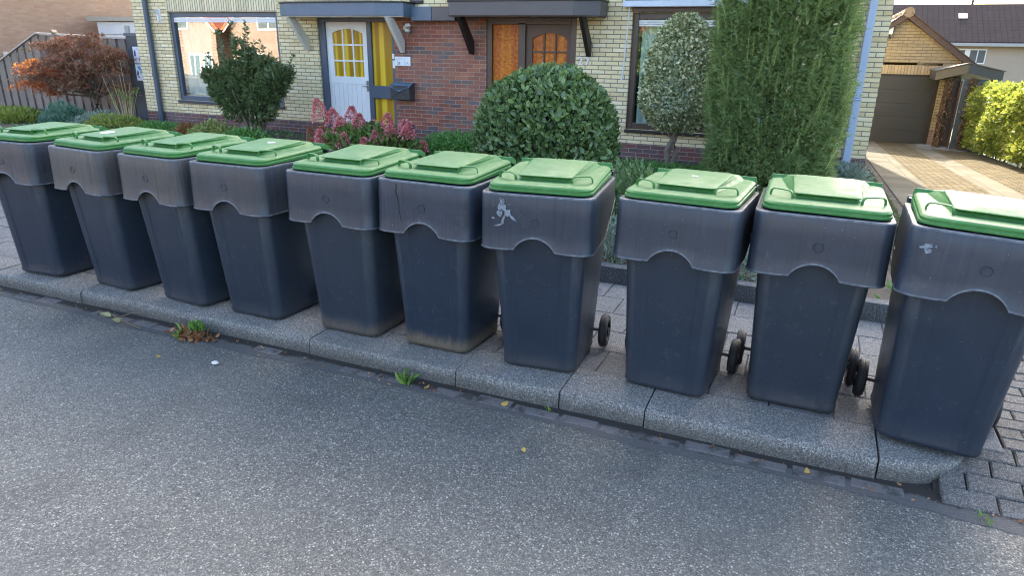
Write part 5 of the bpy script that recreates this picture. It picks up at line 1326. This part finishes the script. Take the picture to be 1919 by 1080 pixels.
# ================================================================ small things on the road
WEED = leafmat('weed_leaf', [(0,(.08,.17,.03)),(.5,(.15,.30,.05)),(1,(.26,.42,.10))], .5, .3, clump=8)
DRY = leafmat('dry_leaf', [(0,(.16,.07,.03)),(.5,(.30,.14,.06)),(1,(.42,.25,.12))], .7, .15, clump=30)
YL = leafmat('yellow_leaf', [(0,(.45,.25,.05)),(1,(.62,.45,.12))], .6, .2)
def weed(x, y, n, s, h, label, lie=0):
    t_ = empty('weed', (x, y, -.095), label, 'weed')
    a = rng.uniform(0,2*PI,n); 
    n = int(n*1.7); a = rng.uniform(0,2*PI,n)
    leafmesh('leaf', T_leaf(1,.24,.10), rng.normal(0,.016,(n,3))*np.array([1,1,.1]), np.stack([np.cos(a),np.sin(a)*.6,h+0*a],1), s, WEED, t_, jitter=.45, size_var=.6)
    return t_
weed(-3.40, 2.93, 16, .085, 2.2, 'bright green weed growing up the kerb beside the heap of dead leaves')
weed(-3.50, 2.86, 8, .065, .3, 'flat green weed leaves on the road side of the dead leaf heap')
weed(-1.86, 2.92, 14, .060, 1.6, 'small bright green weed in the gutter below the mud-caked bin')
weed(.86, 2.88, 9, .025, 1.0, 'tiny green weed at the right end of the kerb')
weed(-1.02, 2.96, 5, .02, 1.0, 'tiny weed in a kerb joint below the torn-sticker bin')
n = 90; p = np.stack([rng.normal(-3.42,.07,n), rng.normal(2.885,.03,n), rng.uniform(-.095,-.06,n)],1)
setp(leafmesh('leaf_litter', T_leaf(1,.5,.15), p, np.concatenate([rng.normal(0,1,(n,2)), rng.uniform(-.1,.4,(n,1))],1), .055, DRY), 'small heap of brown dead leaves in the gutter below the second and third bins', 'leaves', kind='stuff')
n = 170; x = rng.uniform(-7,1.4,n); p = np.stack([x, 2.93+rng.normal(0,.035,n), np.full(n,-.092)],1)
setp(leafmesh('gutter_litter', T_leaf(1,.5,.15), p, np.concatenate([rng.normal(0,1,(n,2)), rng.uniform(-.05,.1,(n,1))],1), .018, DRY), 'scraps of dead leaf scattered along the gutter', 'leaves', kind='stuff')
for (x, y, z, s, lab) in ((-2.87,2.93,-.088,.035,'small yellow fallen leaf in the gutter below the fifth bin'),(-1.72,2.93,-.088,.03,'small yellow fallen leaf right of the little weed in the gutter'),
                   (-1.28,2.90,-.088,.045,'curled tan fallen leaf in the gutter below the torn-sticker bin'),(-1.0,2.55,-.096,.035,'tan fallen leaf lying on the open asphalt'),(.20,2.90,-.088,.04,'tan fallen leaf in the gutter below the rain-marked bin'),
                   (-3.35,2.60,-.096,.03,'tiny pale leaf on the asphalt left of the white pebble'),(1.0,2.72,-.09,.04,'tan fallen leaf on the road at the right edge')):
    o = leafmesh('fallen_leaf', T_leaf(1,.6,.18), np.array([[0,0,0.0]]), np.array([[random.uniform(-1,1), random.uniform(-1,1), .05]]), s, YL, jitter=.1, size_var=0); o.location = (x, y, z+.006); setp(o, lab, 'leaf')
m = MB(); rs = []
for k in range(7):
    a = -PI/2+PI*k/6; rs.append([(.022*max(.05,math.cos(a))*math.cos(b)*(1+.1*math.sin(b*2)), .017*max(.05,math.cos(a))*math.sin(b), .011*math.sin(a)) for b in [2*PI*i/12 for i in range(12)]])
m.rings(rs); o = m.build('pebble', plain('white_stone', (.62,.60,.57), .8), smooth=True); o.location = (-2.99, 2.66, -.089); setp(o, 'rounded white pebble lying on the asphalt near the leaf heap', 'pebble')
m = MB(); m.tube([(-4.25,2.95,-.085),(-4.1,2.90,-.086),(-3.93,2.86,-.085),(-3.80,2.84,-.09)], [.005,.005,.004,.003], 6); m.tube([(-4.1,2.90,-.085),(-4.0,2.95,-.05),(-3.9,2.97,-.045)], [.003,.003,.002], 5)
o = m.build('twig', plain('twig_bark', (.16,.12,.07), .9), smooth=True); setp(o, 'thin broken twig lying in the gutter left of the leaf heap', 'twig')
o = leafmesh('twig_leaf', T_leaf(1,.5,.15), np.array([[-4.15,2.90,-.085],[-4.2,2.93,-.08],[-4.05,2.9,-.08]]), np.array([[-1,-.3,.1],[-.5,-.8,.1],[.3,-1,.1]]), .07, leafmat('wilted_leaf', [(0,(.25,.28,.12)),(1,(.42,.42,.22))], .6, .2)); o.parent = bpy.data.objects['twig']
